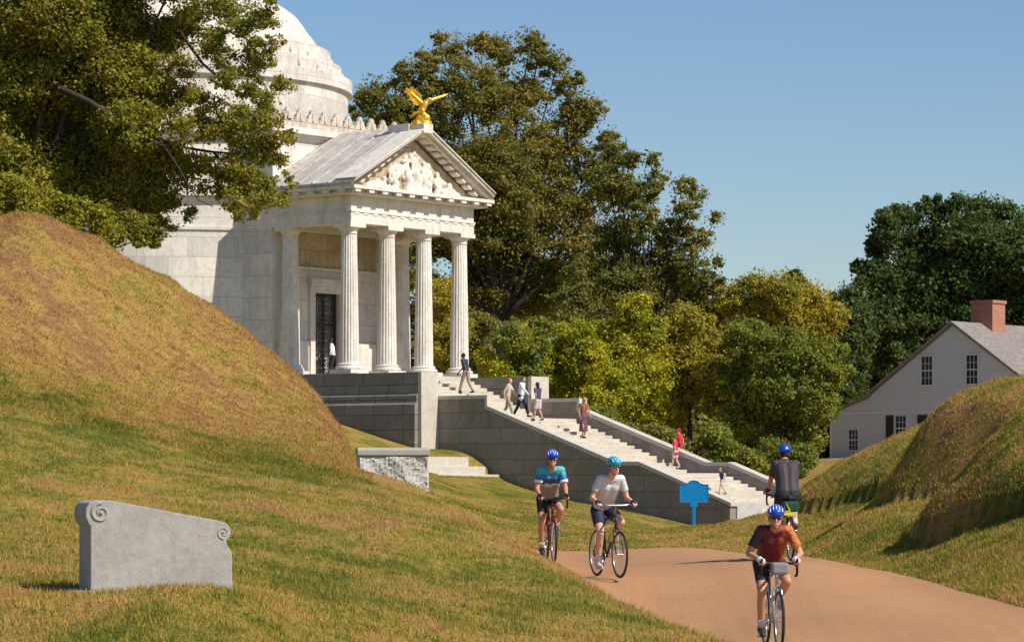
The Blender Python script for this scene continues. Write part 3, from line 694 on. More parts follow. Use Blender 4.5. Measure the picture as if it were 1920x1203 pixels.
for (a, b) in ((W0, WI0), (WI1, W1)):
    m = MB(); poly = [(p[0], p[1]-.14) for p in CO]
    poly = [(.165,3.12),(2.64,3.12),(2.64,2.68),(9.14,.39),(10.24,.39),(14.55,-1.20),(14.55,-4),(.165,-4)]
    m.prism(poly, a, b, 'y'); wl = m.build('side_wall', GRANITE_WALL, ST)
    m = MB(); c = .035
    up = [(.165,3.26),(2.72,3.26),(2.72,2.82),(9.18,.53),(10.27,.53),(14.62,-1.07)]; lo = [(14.62,-1.20),(10.25,.385),(9.12,.385),(2.60,2.68),(2.60,3.115),(.165,3.115)]
    # split into convex pieces
    m.prism([(.165,3.115),(.165,3.26),(2.72,3.26),(2.72,3.115)], a-c, b+c, 'y')
    m.prism([(2.60,2.72),(2.60,3.114),(2.72,3.114),(2.72,2.66)], a-c+.001, b+c-.001, 'y')
    m.prism([(2.605,2.70),(2.721,2.82),(9.18,.53),(9.12,.385)], a-c+.002, b+c-.002, 'y')
    m.prism([(9.12,.385),(9.18,.53),(10.27,.53),(10.25,.385)], a-c, b+c, 'y')
    m.prism([(10.25,.385),(10.27,.53),(14.62,-1.07),(14.62,-1.20)], a-c, b+c, 'y')
    m.build('coping', GRANITE_LIGHT, wl)
m = MB(); m.box(14.0, 14.62, WI0+.001, 3.3, -3.5, -1.075); m.build('end_block', GRANITE_ROUGH, ST, bevel=.02)
m = MB(); m.box(13.35, 14.45, 3.3, WI1-.001, -3.5, -1.09); m.box(14.45, 14.85, 3.6, WI1-.3, -3.5, -1.5); m.box(14.85, 15.25, 3.6, WI1-.3, -3.5, -1.7)
m.build('lower_steps', GRANITE_LIGHT, ST)

# side steps and rough block beside the mound
SS = thing('side_steps', 'three low pale stone steps between the rough granite block and the stair wall', 'steps', (KX,KY,0), TH)
for k, (wr, z1, tf) in enumerate(((-.62,.72,3.10),(.25,.34,3.28),(1.02,.02,3.46))):
    MB().box(2.2-.003*k, tf, -5.2+.001*k, wr, -1.6, z1).build('step', GRANITE_LIGHT, SS, bevel=.015)
pb = at(735, 905, 100)
BK = thing('stone_block', 'rough hewn granite block with smooth cap at the foot of the left mound', 'stone block', (pb.x,pb.y,0), R(7))
def rough_box(x0, x1, y0, y1, z0, z1, amp, res=.06, seed=3):
    """box whose front (-y) is split-faced"""
    rg = random.Random(seed); nx_ = int((x1-x0)/res); nz_ = int((z1-z0)/res); vs = []; 
    def nz(u, v): return (math.sin(u*5.1+v*2.3+seed)+math.sin(u*2.3-v*6.1+1.3)+math.sin(u*11+v*9+.4)*.5+math.sin(u*17-v*13)*.3)/2.6
    for j in range(nz_+1):
        for i in range(nx_+1):
            u = x0+(x1-x0)*i/nx_; v = z0+(z1-z0)*j/nz_; e = min(i, nx_-i, j, nz_-j)
            d = amp*(nz(u, v)+.35*rg.uniform(-1,1)) if e > 0 else amp*.9
            vs.append((u, y0+d, v))
    fs = [(j*(nx_+1)+i, j*(nx_+1)+i+1, (j+1)*(nx_+1)+i+1, (j+1)*(nx_+1)+i) for j in range(nz_) for i in range(nx_)]
    mm = MB(); mm.add(vs, fs); b = y0+amp*.9
    mm.add([(x0,b,z0),(x1,b,z0),(x1,y1,z0),(x0,y1,z0),(x0,b,z1),(x1,b,z1),(x1,y1,z1),(x0,y1,z1)], [(0,3,2,1),(4,5,6,7),(1,2,6,5),(2,3,7,6),(3,0,4,7)])
    return mm
o = rough_box(-1.13, 1.16, -.45, .45, -1.2, .63, .07, .06); o.build('rough_body', GRANITE_ROUGH, BK)
MB().prism([(-.50,.635),(-.50,.80),(-.42,.88),(.5,.88),(.5,.635)], -1.15, 1.18, 'x').build('cap', GRANITE_GREY, BK, bevel=.015)

# ------------------------------------------------------------------ scrolled grey marker stone
pm = at(292, 1104, 25); MZ = pm.z
MK = thing('marker_stone', 'grey granite marker with sloping top and carved scrolls at both top corners', 'monument', (pm.x, pm.y, MZ), R(20))
k = 25/F   # metres per photo pixel
def px(x, y): return ((x-293)*k/math.cos(R(20))*.96, (1104-y)*k)
outl = [(168,1130),(168,984),(176,978),(182,974)]
outl = [(165,1130),(165,985),(160,978),(156,968),(156,952),(163,941),(174,937),(200,937),(300,956),(405,976),(418,980),(426,990),(427,1001),(422,1010),(418,1014),(420,1022),(429,1036),(430,1130)]
m = MB(); m.prism([px(*p) for p in outl], -.14, .30, 'y'); slab = m.build('slab', GRANITE_GREY, MK, bevel=.008)
def scroll(cx_, cy_, rad, turn, name):
    c = px(cx_, cy_); r0 = rad*k; mm = MB(); pts = []; rs = []
    for i in range(34):
        u = i/33; a = turn*(math.pi*.5+u*math.pi*3.1); r_ = r0*(1-.84*u); pts.append((c[0]+r_*math.cos(a), -.138, c[1]+r_*math.sin(a))); rs.append(r0*(.20-.09*u))
    mm.tube(pts, rs, 8); mm.ball((c[0], -.143, c[1]), r0*.2); mm.build(name, GRANITE_GREY, slab, True)
scroll(184, 960, 19, 1, 'scroll'); scroll(413, 998, 12, -1, 'scroll')
MB().box(-.70, .20, -.20, .36, -.2, .0).build('footing', GRANITE_GREY, MK, bevel=.01)

# ------------------------------------------------------------------ blue sign
ps = at(1301, 1012, 85); sc_ = 85/F
SG = thing('blue_sign', 'plain bright blue metal tablet on a blue post in front of the stair wall', 'sign', (ps.x, ps.y, ps.z), R(-4))
def sp(x, y): return ((x-1301)*sc_, (1012-y)*sc_)
m = MB(); ot = [(1275,941),(1275,908),(1283,908),(1289,906),(1293,902),(1301,900),(1309,902),(1313,906),(1319,908),(1328,908),(1328,941)]
m.prism([sp(*p) for p in ot], -.02, .02, 'y'); pl = m.build('tablet', BLUE_SIGN, SG, bevel=.006)
m = MB(); pts = [sp(*p) for p in ot]; m.tube([(a, -.02, b) for a, b in pts+[pts[0]]], .012, 6); m.build('rim', BLUE_SIGN, pl)
MB().box(-.045, .045, -.03, .03, -.4, (1012-941)*sc_).box(-.10, .10, -.028, .028, (1012-950)*sc_, (1012-941)*sc_+.001).build('post', BLUE_SIGN, SG, bevel=.008)

# ------------------------------------------------------------------ white house
SIDING = None
def m_siding():
    m, nt, out = new_mat('white_clapboard'); g = G(nt); v = coords(g); sep = g.n('ShaderNodeSeparateXYZ', i_0=v)
    fr = g.math('FRACT', g.math('MULTIPLY', sep.outputs[2], 7.5))
    c = g.mix(g.noise(v, 1.5, 4), (.55,.575,.61), (.62,.645,.68)); c = g.mix(g.ramp(fr, [(0,(1,1,1)),(.10,(0,0,0))]), c, (.38,.39,.41))
    b = g.n('ShaderNodeBsdfPrincipled', i_Base_Color=c, i_Roughness=.6)
    bp = g.n('ShaderNodeBump', i_Strength=.6, i_Distance=.03, i_Height=fr); nt.links.new(bp.outputs[0], b.inputs['Normal'])
    nt.links.new(b.outputs[0], out.inputs[0]); return m
def m_shingle():
    m, nt, out = new_mat('wood_shingles'); g = G(nt); v = coords(g); sep = g.n('ShaderNodeSeparateXYZ', i_0=v)
    cv = g.n('ShaderNodeCombineXYZ', i_0=sep.outputs[1], i_1=sep.outputs[0])
    br = g.n('ShaderNodeTexBrick', i_Vector=cv.outputs[0], i_Scale=1.); br.inputs['Brick Width'].default_value = .22; br.inputs['Row Height'].default_value = .17; br.inputs['Mortar Size'].default_value = .012
    br.inputs['Color1'].default_value = (.20,.175,.16,1); br.inputs['Color2'].default_value = (.33,.29,.26,1); br.inputs['Mortar'].default_value = (.10,.085,.075,1)
    c = g.mix(g.ramp(g.noise(v, 2.5, 5, .7), [(.35,(0,0,0)),(.7,(.7,.7,.7))]), br.outputs[0], (.22,.18,.16))
    b = g.n('ShaderNodeBsdfPrincipled', i_Base_Color=c, i_Roughness=.9); nt.links.new(b.outputs[0], out.inputs[0]); return m
def m_brick():
    m, nt, out = new_mat('red_brick'); g = G(nt); v = coords(g); sep = g.n('ShaderNodeSeparateXYZ', i_0=v)
    cv = g.n('ShaderNodeCombineXYZ', i_0=g.math('ADD', sep.outputs[0], sep.outputs[1]), i_1=sep.outputs[2])
    br = g.n('ShaderNodeTexBrick', i_Vector=cv.outputs[0], i_Scale=1.); br.inputs['Brick Width'].default_value = .22; br.inputs['Row Height'].default_value = .075; br.inputs['Mortar Size'].default_value = .008
    br.inputs['Color1'].default_value = (.33,.10,.055,1); br.inputs['Color2'].default_value = (.42,.16,.09,1); br.inputs['Mortar'].default_value = (.36,.28,.23,1)
    b = g.n('ShaderNodeBsdfPrincipled', i_Base_Color=br.outputs[0], i_Roughness=.9); nt.links.new(b.outputs[0], out.inputs[0]); return m
SIDING = m_siding(); SHINGLE = m_shingle(); BRICK = m_brick()
WHITE = simple('white_trim', (.66,.65,.62), .5, .05); GLASS = simple('window_glass', (.03,.035,.045), .12, .3, spec=.6); SHUT = simple('dark_green_shutter', (.022,.03,.028), .5)
HS = thing('white_house', 'white clapboard house with grey shingle roof behind the grass humps', 'house', (16.47,160,0), R(-39.6))
g0 = .2
m = MB(); m.prism([(2.45,g0),(2.45,4.10),(7.37,7.55),(12.3,4.10),(12.3,g0)], 0, 12, 'y'); m.prism([(0,g0),(0,3.15),(2.45,3.98),(2.45,g0)], .004, 11.5, 'y')
HW = m.build('wall', SIDING, HS)
m = MB()
m.prism([(2.15,3.93),(2.15,4.05),(7.37,7.72),(7.37,7.58)], -.25, 12.25, 'y'); m.prism([(7.37,7.58),(7.37,7.72),(12.6,4.05),(12.6,3.93)], -.25, 12.25, 'y')
m.prism([(-.25,3.08),(-.25,3.18),(2.449,4.12),(2.449,4.0)], -.2, 11.7, 'y'); HR = m.build('roof', SHINGLE, HS)
m = MB(); m.box(6.75, 8.0, 2.75, 4.0, 6.9, 8.72); m.box(6.69, 8.06, 2.69, 4.06, 8.72, 8.88); m.build('chimney', BRICK, HR)
m = MB(); m.box(0, 12.3, -.03, -.003, 3.10, 3.24); m.box(-.02, .12, -.028, -.002, g0, 3.1); m.box(12.15, 12.32, -.028, -.002, g0, 4.0)
for a, b in (((2.45,4.02),(7.37,7.47)), ((7.37,7.47),(12.3,4.02))): m.prism([(a[0],a[1]-.12),(a[0],a[1]),(b[0],b[1]),(b[0],b[1]-.12)], -.026, -.002, 'y')
m.build('trim', WHITE, HW)
def window(s0, s1, z0, z1, rows=4, cols=3):
    m = MB(); t = .07
    m.box(s0-t, s1+t, -.07, -.004, z1, z1+t); m.box(s0-t, s1+t, -.10, -.004, z0-t, z0); m.box(s0-t, s0, -.07, -.004, z0, z1); m.box(s1, s1+t, -.07, -.004, z0, z1)
    W = m.build('window', WHITE, HW)
    MB().box(s0, s1, -.025, -.003, z0, z1).build('pane', GLASS, W)
    m = MB()
    for i in range(1, cols): x_ = s0+(s1-s0)*i/cols; m.box(x_-.012, x_+.012, -.045, -.024, z0, z1)
    for i in range(1, rows):
        z_ = z0+(z1-z0)*i/rows; h_ = .03 if i == rows//2 else .011; m.box(s0, s1, -.047, -.0245, z_-h_, z_+h_)
    m.build('glazing_bar', WHITE, W)
window(5.54, 6.18, 4.55, 5.98); window(8.17, 8.81, 4.55, 5.98); window(1.17, 1.72, 1.28, 2.32); window(4.0, 4.62, 1.75, 3.0); window(6.1, 6.7, 1.75, 3.0); window(9.5, 10.1, 1.75, 3.0)
for a, b in ((3.42,3.84),(5.3,5.85)): 
    m = MB(); m.box(a, b, -.075, -.004, 1.72, 3.03)
    for i in range(12): m.box(a+.04, b-.04, -.09, -.074, 1.8+i*.1, 1.85+i*.1)
    m.build('shutter', SHUT, HW)

# ------------------------------------------------------------------ trees
LEAF_OAK = leafmat('leaf_oak', [(.0,(.030,.040,.010)),(.35,(.070,.074,.015)),(.65,(.125,.108,.022)),(.9,(.20,.125,.032)),(1.,(.25,.12,.04))], .35, .42, 2.35)
LEAF_OAK2 = leafmat('leaf_oak_green', [(.0,(.032,.044,.012)),(.4,(.076,.084,.019)),(.75,(.145,.125,.028)),(1.,(.21,.14,.035))], .4, .42, 2.3)
LEAF_YEL = leafmat('leaf_yellow', [(.0,(.05,.075,.010)),(.35,(.14,.155,.014)),(.7,(.28,.24,.014)),(1.,(.38,.27,.02))], .45)
LEAF_GRN = leafmat('leaf_green', [(.0,(.030,.052,.010)),(.35,(.070,.098,.016)),(.65,(.145,.150,.022)),(.85,(.22,.19,.025)),(1.,(.28,.20,.03))], .55)
LEAF_GOLD = leafmat('leaf_gold', [(.0,(.05,.07,.014)),(.35,(.13,.13,.02)),(.65,(.25,.19,.02)),(1.,(.38,.22,.02))], .4)
LEAF_BUSH = leafmat('leaf_bush', [(.0,(.045,.060,.010)),(.35,(.11,.115,.014)),(.7,(.20,.175,.018)),(1.,(.30,.21,.025))], .6)
LEAF_DARK = leafmat('leaf_dark', [(.0,(.014,.030,.010)),(.45,(.036,.062,.016)),(.8,(.068,.088,.022)),(1.,(.11,.10,.03))], .3, .34, 2.0)
LEAF_NEAR = leafmat('leaf_near', [(.0,(.032,.050,.010)),(.35,(.085,.098,.014)),(.65,(.17,.15,.02)),(.88,(.25,.17,.03)),(1.,(.34,.15,.06))], .8)
def tree(name, label, cat, Y, lobes, mat, trunk_px, leaf=.2, dens=1., spread=1., thick=.35, group=None, puff=.27, gap=.0, depthk=.9, base_z=None, fill=1.0):
    tx, tby = trunk_px; Xt = (tx-HX)/F*Y
    bz = hgt1(Xt, Y) if base_z is None else base_z
    T = thing(name, label, cat, (Xt, Y, bz), 0, group)
    rg = np.random.default_rng(abs(hash((tx, tby, int(Y)))) % 100000 if False else int(tx*7+tby*13+Y)%99991)
    k = Y/F; LV = []; twig = MB()
    cs = []
    xs_mid = np.mean([l[0] for l in lobes])
    for (lx, ly, lr, *dz) in lobes:
        r_ = lr*k; dy = dz[0] if dz else rg.uniform(-1, 1)*r_*depthk*1.2
        c = np.array([(lx-HX)*k, Y+dy, (HY-ly)*k]); c[0] *= (Y+dy)/Y; c[2] *= (Y+dy)/Y
        cs.append((c, r_, lr))
    for c, r_, lr in cs:
        nb = max(9, int(30*(lr/50)**1.7*spread))
        # branch out
        d = rg.normal(size=(nb,3)); d /= np.linalg.norm(d, axis=1)[:,None]; rad = r_*rg.uniform(.15,1.05,nb)**.7
        pc = c+d*rad[:,None]*np.array([1,1,.92]); pr = r_*puff*rg.uniform(.6,1.25,nb)*(1.15 if lr < 45 else 1)
        nl = (dens*10500*(lr/50)**2/nb*(pr/(r_*puff))**2*(.2/leaf)**2*(k*50/1.35)**2).astype(int)
        for j in range(nb):
            n = max(12, nl[j]); q_ = rg.normal(size=(n,3)); q_ /= np.linalg.norm(q_, axis=1)[:,None]
            rr_ = pr[j]*rg.uniform(0.1,1.,n)**.5*(1+.55*rg.normal(size=n)*.5)
            P_ = pc[j]+q_*rr_[:,None]*np.array([1.1,1.1,.72])
            nrm = q_*.45+rg.normal(size=(n,3))*.6+np.array([.12,-.1,.35]); nrm /= np.linalg.norm(nrm, axis=1)[:,None]
            a = np.cross(nrm, rg.normal(size=(n,3))); a /= np.linalg.norm(a, axis=1)[:,None]; b = np.cross(nrm, a)
            sz = leaf*rg.uniform(.45,1.1,n)[:,None]*.5
            LV.append(np.stack([P_-a*sz, P_-b*sz*.62, P_+a*sz, P_+b*sz*.62], 1).reshape(-1,3))
        n = int(dens*2600*(lr/50)**2*(.2/leaf)**2*(k*50/1.35)**2)      # loose leaves between the puffs
        q_ = rg.normal(size=(n,3)); q_ /= np.linalg.norm(q_, axis=1)[:,None]; P_ = c+q_*(r_*rg.uniform(.2,1.28,n)**.7)[:,None]*np.array([1,1,.9])
        sd_ = rg.integers(0, 12, n); P_ = P_+(np.sin(sd_[:,None]*np.array([1.7,2.9,4.1]))*.10*r_)
        nrm = rg.normal(size=(n,3))+np.array([.12,-.1,.4]); nrm /= np.linalg.norm(nrm, axis=1)[:,None]
        a = np.cross(nrm, rg.normal(size=(n,3))); a /= np.linalg.norm(a, axis=1)[:,None]; b = np.cross(nrm, a); sz = leaf*rg.uniform(.45,1.0,n)[:,None]*.5
        LV.append(np.stack([P_-a*sz, P_-b*sz*.62, P_+a*sz, P_+b*sz*.62], 1).reshape(-1,3))
        loc = np.array([Xt, Y, bz])
        for j in range(0, nb, 2):
            m0 = c-loc; m1 = pc[j]-loc; mid = (m0+m1)/2+rg.normal(size=3)*.08*r_
            twig.tube([m0, mid, m1], [.022*r_**.5, .015*r_**.5, .007*r_**.5], 4)
    V = np.concatenate(LV)-np.array([Xt, Y, bz])
    np_mesh('crown', V, 4, mat, T)
    # trunk and limbs
    top = Vector((0,0,0)); cen = Vector(np.mean([c for c, *_ in cs], axis=0))-Vector((Xt,Y,bz))
    fork = Vector((cen.x*.25, cen.y*.3, max(.6, cen.z*.42)))
    twig.tube([Vector((0,0,-.5)), Vector((0,0,.1)), fork*.5+Vector((.08,0,0)), fork], [thick*1.35, thick*1.05, thick*.85, thick*.72], 10)
    for c, r_, lr in cs:
        e_ = Vector(c)-Vector((Xt,Y,bz)); mid = fork.lerp(e_, .5)+Vector((rg.normal()*.2, rg.normal()*.2, abs(rg.normal())*.25*e_.length*.15))
        rb = thick*.24*min(1.2, r_/2+.3)
        twig.tube([fork, fork.lerp(mid, .5)+Vector((0,0,.1)), mid, e_], [rb*1.2, rb, rb*.75, rb*.35], 6)
    twig.build('trunk', BARK, T, True)
    return T
BGT = 'trees and shrubs behind the memorial staircase'
tree('oak_tree', 'tallest brown-green oak rising behind the gold eagle', 'tree', 168,
     [(700,170,32),(685,200,34),(740,215,52),(690,250,45),(765,150,34),(800,120,34),(822,72,16),(850,95,36),(900,85,26),(940,95,36),(995,75,26),(1010,105,34),(1045,120,30),(1070,160,30),(880,170,66),(970,180,66),(790,220,70),(1080,215,44),(1115,205,26),(1140,255,22),(1040,280,66),(940,300,90),(860,310,80),(1120,310,45),(1140,360,50),(1050,390,80),(950,420,90),(880,440,75),(775,520,50),(785,600,50),(770,670,44),(850,560,50),(1090,470,60),(1000,520,85),(920,540,70),(860,360,60),(780,330,80),(780,440,60)],
     LEAF_OAK, (950,700), leaf=.22, dens=.46, thick=.55, puff=.23, group=BGT)
tree('oak_tree', 'olive green oak with ragged top sloping down right of the tallest oak', 'tree', 160,
     [(1150,280,28),(1185,300,20),(1140,335,40),(1185,362,32),(1222,300,20),(1228,335,26),(1212,370,26),(1280,352,24),(1310,365,20),(1285,395,30),(1342,410,18),(1165,300,18),(1175,345,26),(1200,420,42),(1260,440,40),(1315,450,26),(1160,450,50),(1240,490,50),(1300,500,36),(1345,490,14),(1340,535,26),(1120,520,60),(1190,550,65),(1290,560,60),(1345,580,40),(1090,570,50)],
     LEAF_OAK2, (1210,720), leaf=.21, dens=.46, thick=.4, puff=.23, group=BGT)
tree('yellow_tree', 'bright yellow-green tree with the tallest pointed crown above the middle stairs', 'tree', 151,
     [(1190,578,30),(1170,615,38),(1215,620,36),(1150,665,48),(1215,690,52),(1165,730,52),(1120,650,30),(1140,770,45),(1220,770,45)], LEAF_YEL, (1180,820), leaf=.20, dens=.75, thick=.18, group=BGT)
tree('yellow_tree', 'lower yellow-green tree just right of the portico behind the upper stairs', 'tree', 149,
     [(1080,630,36),(1045,665,38),(1100,680,44),(1030,710,36),(1075,740,46),(1015,690,22),(1110,760,40)], LEAF_YEL, (1070,800), leaf=.19, dens=.75, thick=.15, group=BGT)
tree('yellow_tree', 'yellow and orange tinged tree between the pointed yellow tree and the round green tree', 'tree', 153,
     [(1285,600,38),(1320,625,34),(1270,660,44),(1330,690,40),(1290,720,48),(1345,750,30),(1260,770,42)], LEAF_GOLD, (1290,820), leaf=.20, dens=.7, thick=.16, group=BGT)
tree('round_tree', 'broad tree with golden top standing left of the white house', 'tree', 158,
     [(1420,545,40),(1470,545,40),(1520,560,38),(1380,560,36),(1555,600,34),(1440,600,50),(1500,620,46)], LEAF_GOLD, (1470,830), leaf=.20, dens=.75, thick=.22, group=BGT)
tree('round_tree', 'leafy green tree filling the space between the stairs and the white house', 'tree', 150,
     [(1400,640,46),(1460,660,50),(1525,670,46),(1565,700,30),(1385,710,46),(1450,730,52),(1520,750,50),(1548,770,28),(1400,790,44),(1470,810,46),(1515,820,36),(1575,660,18)], LEAF_GRN, (1460,860), leaf=.20, dens=.75, thick=.2, group=BGT)
tree('thin_tree', 'wispy treetop peeking up between the golden tree and the dark evergreen', 'tree', 182,
     [(1492,515,14),(1478,525,12),(1500,540,20),(1240,520,10) if False else (1515,550,20)], LEAF_DARK, (1495,700), leaf=.24, dens=.8, thick=.1, group=BGT)
tree('dark_tree', 'tall dark green tree with dense crown behind the white house', 'tree', 188,
     [(1665,430,34),(1650,470,26),(1640,452,16),(1655,405,16),(1700,408,30),(1735,385,18),(1765,395,30),(1800,380,22),(1840,385,24),(1875,392,24),(1905,405,22),(1612,500,14),(1850,430,40),(1730,460,60),(1810,450,62),(1890,470,62),(1625,505,26),(1650,520,36),(1700,530,64),(1790,540,78),(1880,560,80),(1660,590,56),(1740,610,70),(1640,650,52),(1710,680,60),(1830,620,60),(1640,720,44),(1960,500,70),(1960,600,70)],
     LEAF_DARK, (1760,840), leaf=.30, dens=.85, thick=.5, group=BGT)
tree('dark_tree', 'smaller blue-green tree in the gap left of the tall dark tree', 'tree', 176,
     [(1590,548,22),(1562,570,20),(1545,590,16),(1612,530,16),(1575,600,26),(1610,590,30),(1600,640,40),(1590,700,40),(1600,760,36)], LEAF_DARK, (1600,860), leaf=.26, dens=.8, thick=.2, group=BGT)
tree('dark_tree', 'dark green tree at the right edge beyond the house chimney', 'tree', 200,
     [(1930,450,40),(1920,560,60),(2000,520,70),(1990,620,70),(1930,640,50)], LEAF_GRN, (1960,840), leaf=.30, dens=.7, thick=.3, group=BGT)
# shrubs right behind the far stair wall
for i, (lab, lobes, mt_, Yv) in enumerate([
 ('yellow shrub seen right of the outermost portico column', [(925,690,26),(950,705,22),(905,670,18)], LEAF_YEL, 146),
 ('brown and green shrub seen between the two right portico columns', [(830,560,40),(825,640,36),(835,700,26),(860,620,30)], LEAF_GOLD, 150),
 ('green shrub behind the middle landing wall of the stairs', [(1125,790,34),(1160,815,30),(1105,800,24),(1190,830,26)], LEAF_GRN, 143),
 ('dark shrub behind the lower flight of stairs', [(1230,830,34),(1275,850,30),(1310,860,24),(1210,850,24)], LEAF_OAK2, 142),
 ('green shrub behind the lowest landing wall', [(1350,850,32),(1390,865,28),(1340,815,30),(1420,870,26)], LEAF_GRN, 142),
 ('bushy green shrub at the bottom of the stairs behind the cyclist in black', [(1450,850,34),(1490,860,30),(1515,862,20),(1460,890,20)], LEAF_GRN, 143),
 ('reddish brown shrub low beside the rightmost column', [(885,640,24),(905,610,22),(895,600,20)], LEAF_OAK, 152),
 ('olive shrub behind the upper stair wall', [(975,680,28),(1000,715,26),(985,740,18),(960,640,34),(1000,640,30),(1020,620,22)], LEAF_GRN, 147)]):
    tree('shrub', lab, 'shrub', Yv, lobes, mt_, (np.mean([l[0] for l in lobes]), 880), leaf=.2, dens=1., thick=.05, group=BGT, puff=.4)
# far wood behind everything
wl = []
rgw = np.random.default_rng(5)
for i in range(190):
    x_ = rgw.uniform(560, 2100); y_ = rgw.uniform(600, 860) if x_ > 1350 or x_ < 1000 else rgw.uniform(520, 860); wl.append((x_, y_, rgw.uniform(35, 60)))
LV = []
kk = 205/F
for (lx, ly, lr) in wl:
    n = 1500; c = np.array([(lx-HX)*kk, 205+rgw.uniform(-6,6), (HY-ly)*kk]); q_ = rgw.normal(size=(n,3)); q_ /= np.linalg.norm(q_, axis=1)[:,None]
    P_ = c+q_*(lr*kk*rgw.uniform(.3,1.1,n)**.6)[:,None]; nrm = q_+rgw.normal(size=(n,3))*.6; nrm /= np.linalg.norm(nrm, axis=1)[:,None]
    a = np.cross(nrm, rgw.normal(size=(n,3))); a /= np.linalg.norm(a, axis=1)[:,None]; b = np.cross(nrm, a); sz = .34*rgw.uniform(.6,1.1,n)[:,None]
    LV.append(np.stack([P_-a*sz, P_-b*sz*.6, P_+a*sz, P_+b*sz*.6], 1).reshape(-1,3))
tag(np_mesh('far_woodland', np.concatenate(LV), 4, LEAF_OAK2), 'far dark green wood behind all the separate trees', 'woodland', kind='stuff')
# near tree over the left mound
dense = [(30,40,70),(120,30,75),(210,40,70),(40,140,80),(140,130,80),(230,140,70),(50,240,80),(150,240,80),(235,240,60),(60,330,70),(150,330,70),(230,330,60),(120,400,35),(220,400,45),(265,420,32),(285,440,20),(-60,100,100),(-80,250,100),(300,70,45),(290,190,45),(310,300,45),(290,370,40),(60,-80,90),(200,-70,90),(340,-60,70)]
sparse = [(360,30,42),(420,20,45),(480,25,32),(400,95,38),(460,90,36),(490,130,24),(350,130,30),(430,165,30),(480,170,32),(500,200,26),(380,190,28),(350,240,36),(400,240,38),(450,240,40),(500,235,34),(380,290,36),(440,300,42),(490,290,36),(520,290,24),(410,350,34),(460,350,38),(500,345,30),(440,395,26),(480,400,22),(535,330,18),(520,375,22),(300,410,24)]
tree('oak_tree', 'large near oak hanging its leafy branches over the mound and dome', 'tree', 78, dense, LEAF_NEAR, (-60,800), leaf=.13, dens=1.35, thick=.38, puff=.34)
NT = [o for o in COL.objects if o.get('label', '').startswith('large near oak')][0]
def extra_crown(T, Y, lobes, mat, leaf, per):
    rg = np.random.default_rng(77); k = Y/F; LV = []; loc = np.array(T.location); tw = MB()
    hubs = []
    for lx, ly, lr in lobes:
        r_ = lr*k; c = np.array([(lx-HX)*k, Y+rg.uniform(-1.2,1.2), (HY-ly)*k]); hubs.append(c)
        nb = max(6, int(lr/50*19)); 
        for j in range(nb):
            d = rg.normal(size=3); d /= np.linalg.norm(d); pc = c+d*r_*rg.uniform(.1,1.2); pr = r_*rg.uniform(.18,.40); n = int(per*rg.uniform(.6,1.4)*(pr/.15)**1.3)+4
            P_ = pc+rg.normal(size=(n,3))*pr*np.array([.75,.75,.5]); nrm = rg.normal(size=(n,3))+np.array([.2,-.2,.5]); nrm /= np.linalg.norm(nrm, axis=1)[:,None]
            a = np.cross(nrm, rg.normal(size=(n,3))); a /= np.linalg.norm(a, axis=1)[:,None]; b = np.cross(nrm, a); sz = leaf*rg.uniform(.5,1.05,n)[:,None]*.5
            LV.append(np.stack([P_-a*sz, P_-b*sz*.62, P_+a*sz, P_+b*sz*.62], 1).reshape(-1,3)); tw.tube([c-loc, (c+pc)/2-loc+rg.normal(size=3)*.05, pc-loc], [.014,.009,.004], 4)
    return np.concatenate(LV)-loc, tw, hubs
V2, tw2, hubs = extra_crown(NT, 78, sparse+[(330,20,40),(345,170,36),(340,320,36),(470,60,30),(420,130,30),(510,260,26),(480,330,26),(350,400,20),(390,240,30),(515,85,24),(505,35,24),(525,165,22),(540,255,20),(500,380,26),(425,75,30),(450,200,30),(420,320,34)], LEAF_NEAR, .115, 92)
np_mesh('outer_crown', V2, 4, LEAF_NEAR, NT)
loc = Vector(NT.location)
def limb(pxs, r0, r1):
    P_ = [at(x, y, Yv)-loc for x, y, Yv in pxs]; n = len(P_); tw2.tube(P_, [r0+(r1-r0)*i/(n-1) for i in range(n)], 8)
limb([(-60,230,79),(20,170,78.3),(110,165,77.3),(170,192,76.6),(215,222,76.4),(262,246,76.8),(330,275,77.5),(400,285,78),(470,290,78)], .11, .02)
limb([(215,222,76.4),(232,270,76.8),(245,330,77.3),(255,390,77.8)], .045, .012)
limb([(300,263,76.5),(335,315,76.8),(352,345,77),(372,375,77),(400,388,77.2)], .032, .01)
limb([(-60,200,79),(80,90,78),(200,60,78),(330,50,78),(430,60,78),(500,90,78)], .06, .012)
limb([(330,50,78),(380,120,78),(440,170,78),(490,190,78)], .05, .012)
limb([(330,275,77),(400,250,77.5),(470,235,78),(520,250,78)], .04, .012)
limb([(400,285,78),(450,340,78),(480,390,78)], .035, .01)
tw2.build('outer_branch', BARK, NT, True)
tree('shrub', 'sunlit olive green bush low behind the top of the left mound', 'shrub', 72,
     [(20,370,42),(80,385,40),(140,400,32),(190,415,28),(60,420,36),(130,430,30),(200,440,20),(-50,380,60)], LEAF_BUSH, (60,800), leaf=.11, dens=1.2, thick=.05, puff=.36)
tree('shrub', 'shaded green bush behind the crest of the left mound near the marble wall', 'shrub', 74,
     [(245,420,28),(215,440,28),(265,445,18)], LEAF_NEAR, (230,800), leaf=.11, dens=1.1, thick=.04, puff=.36)

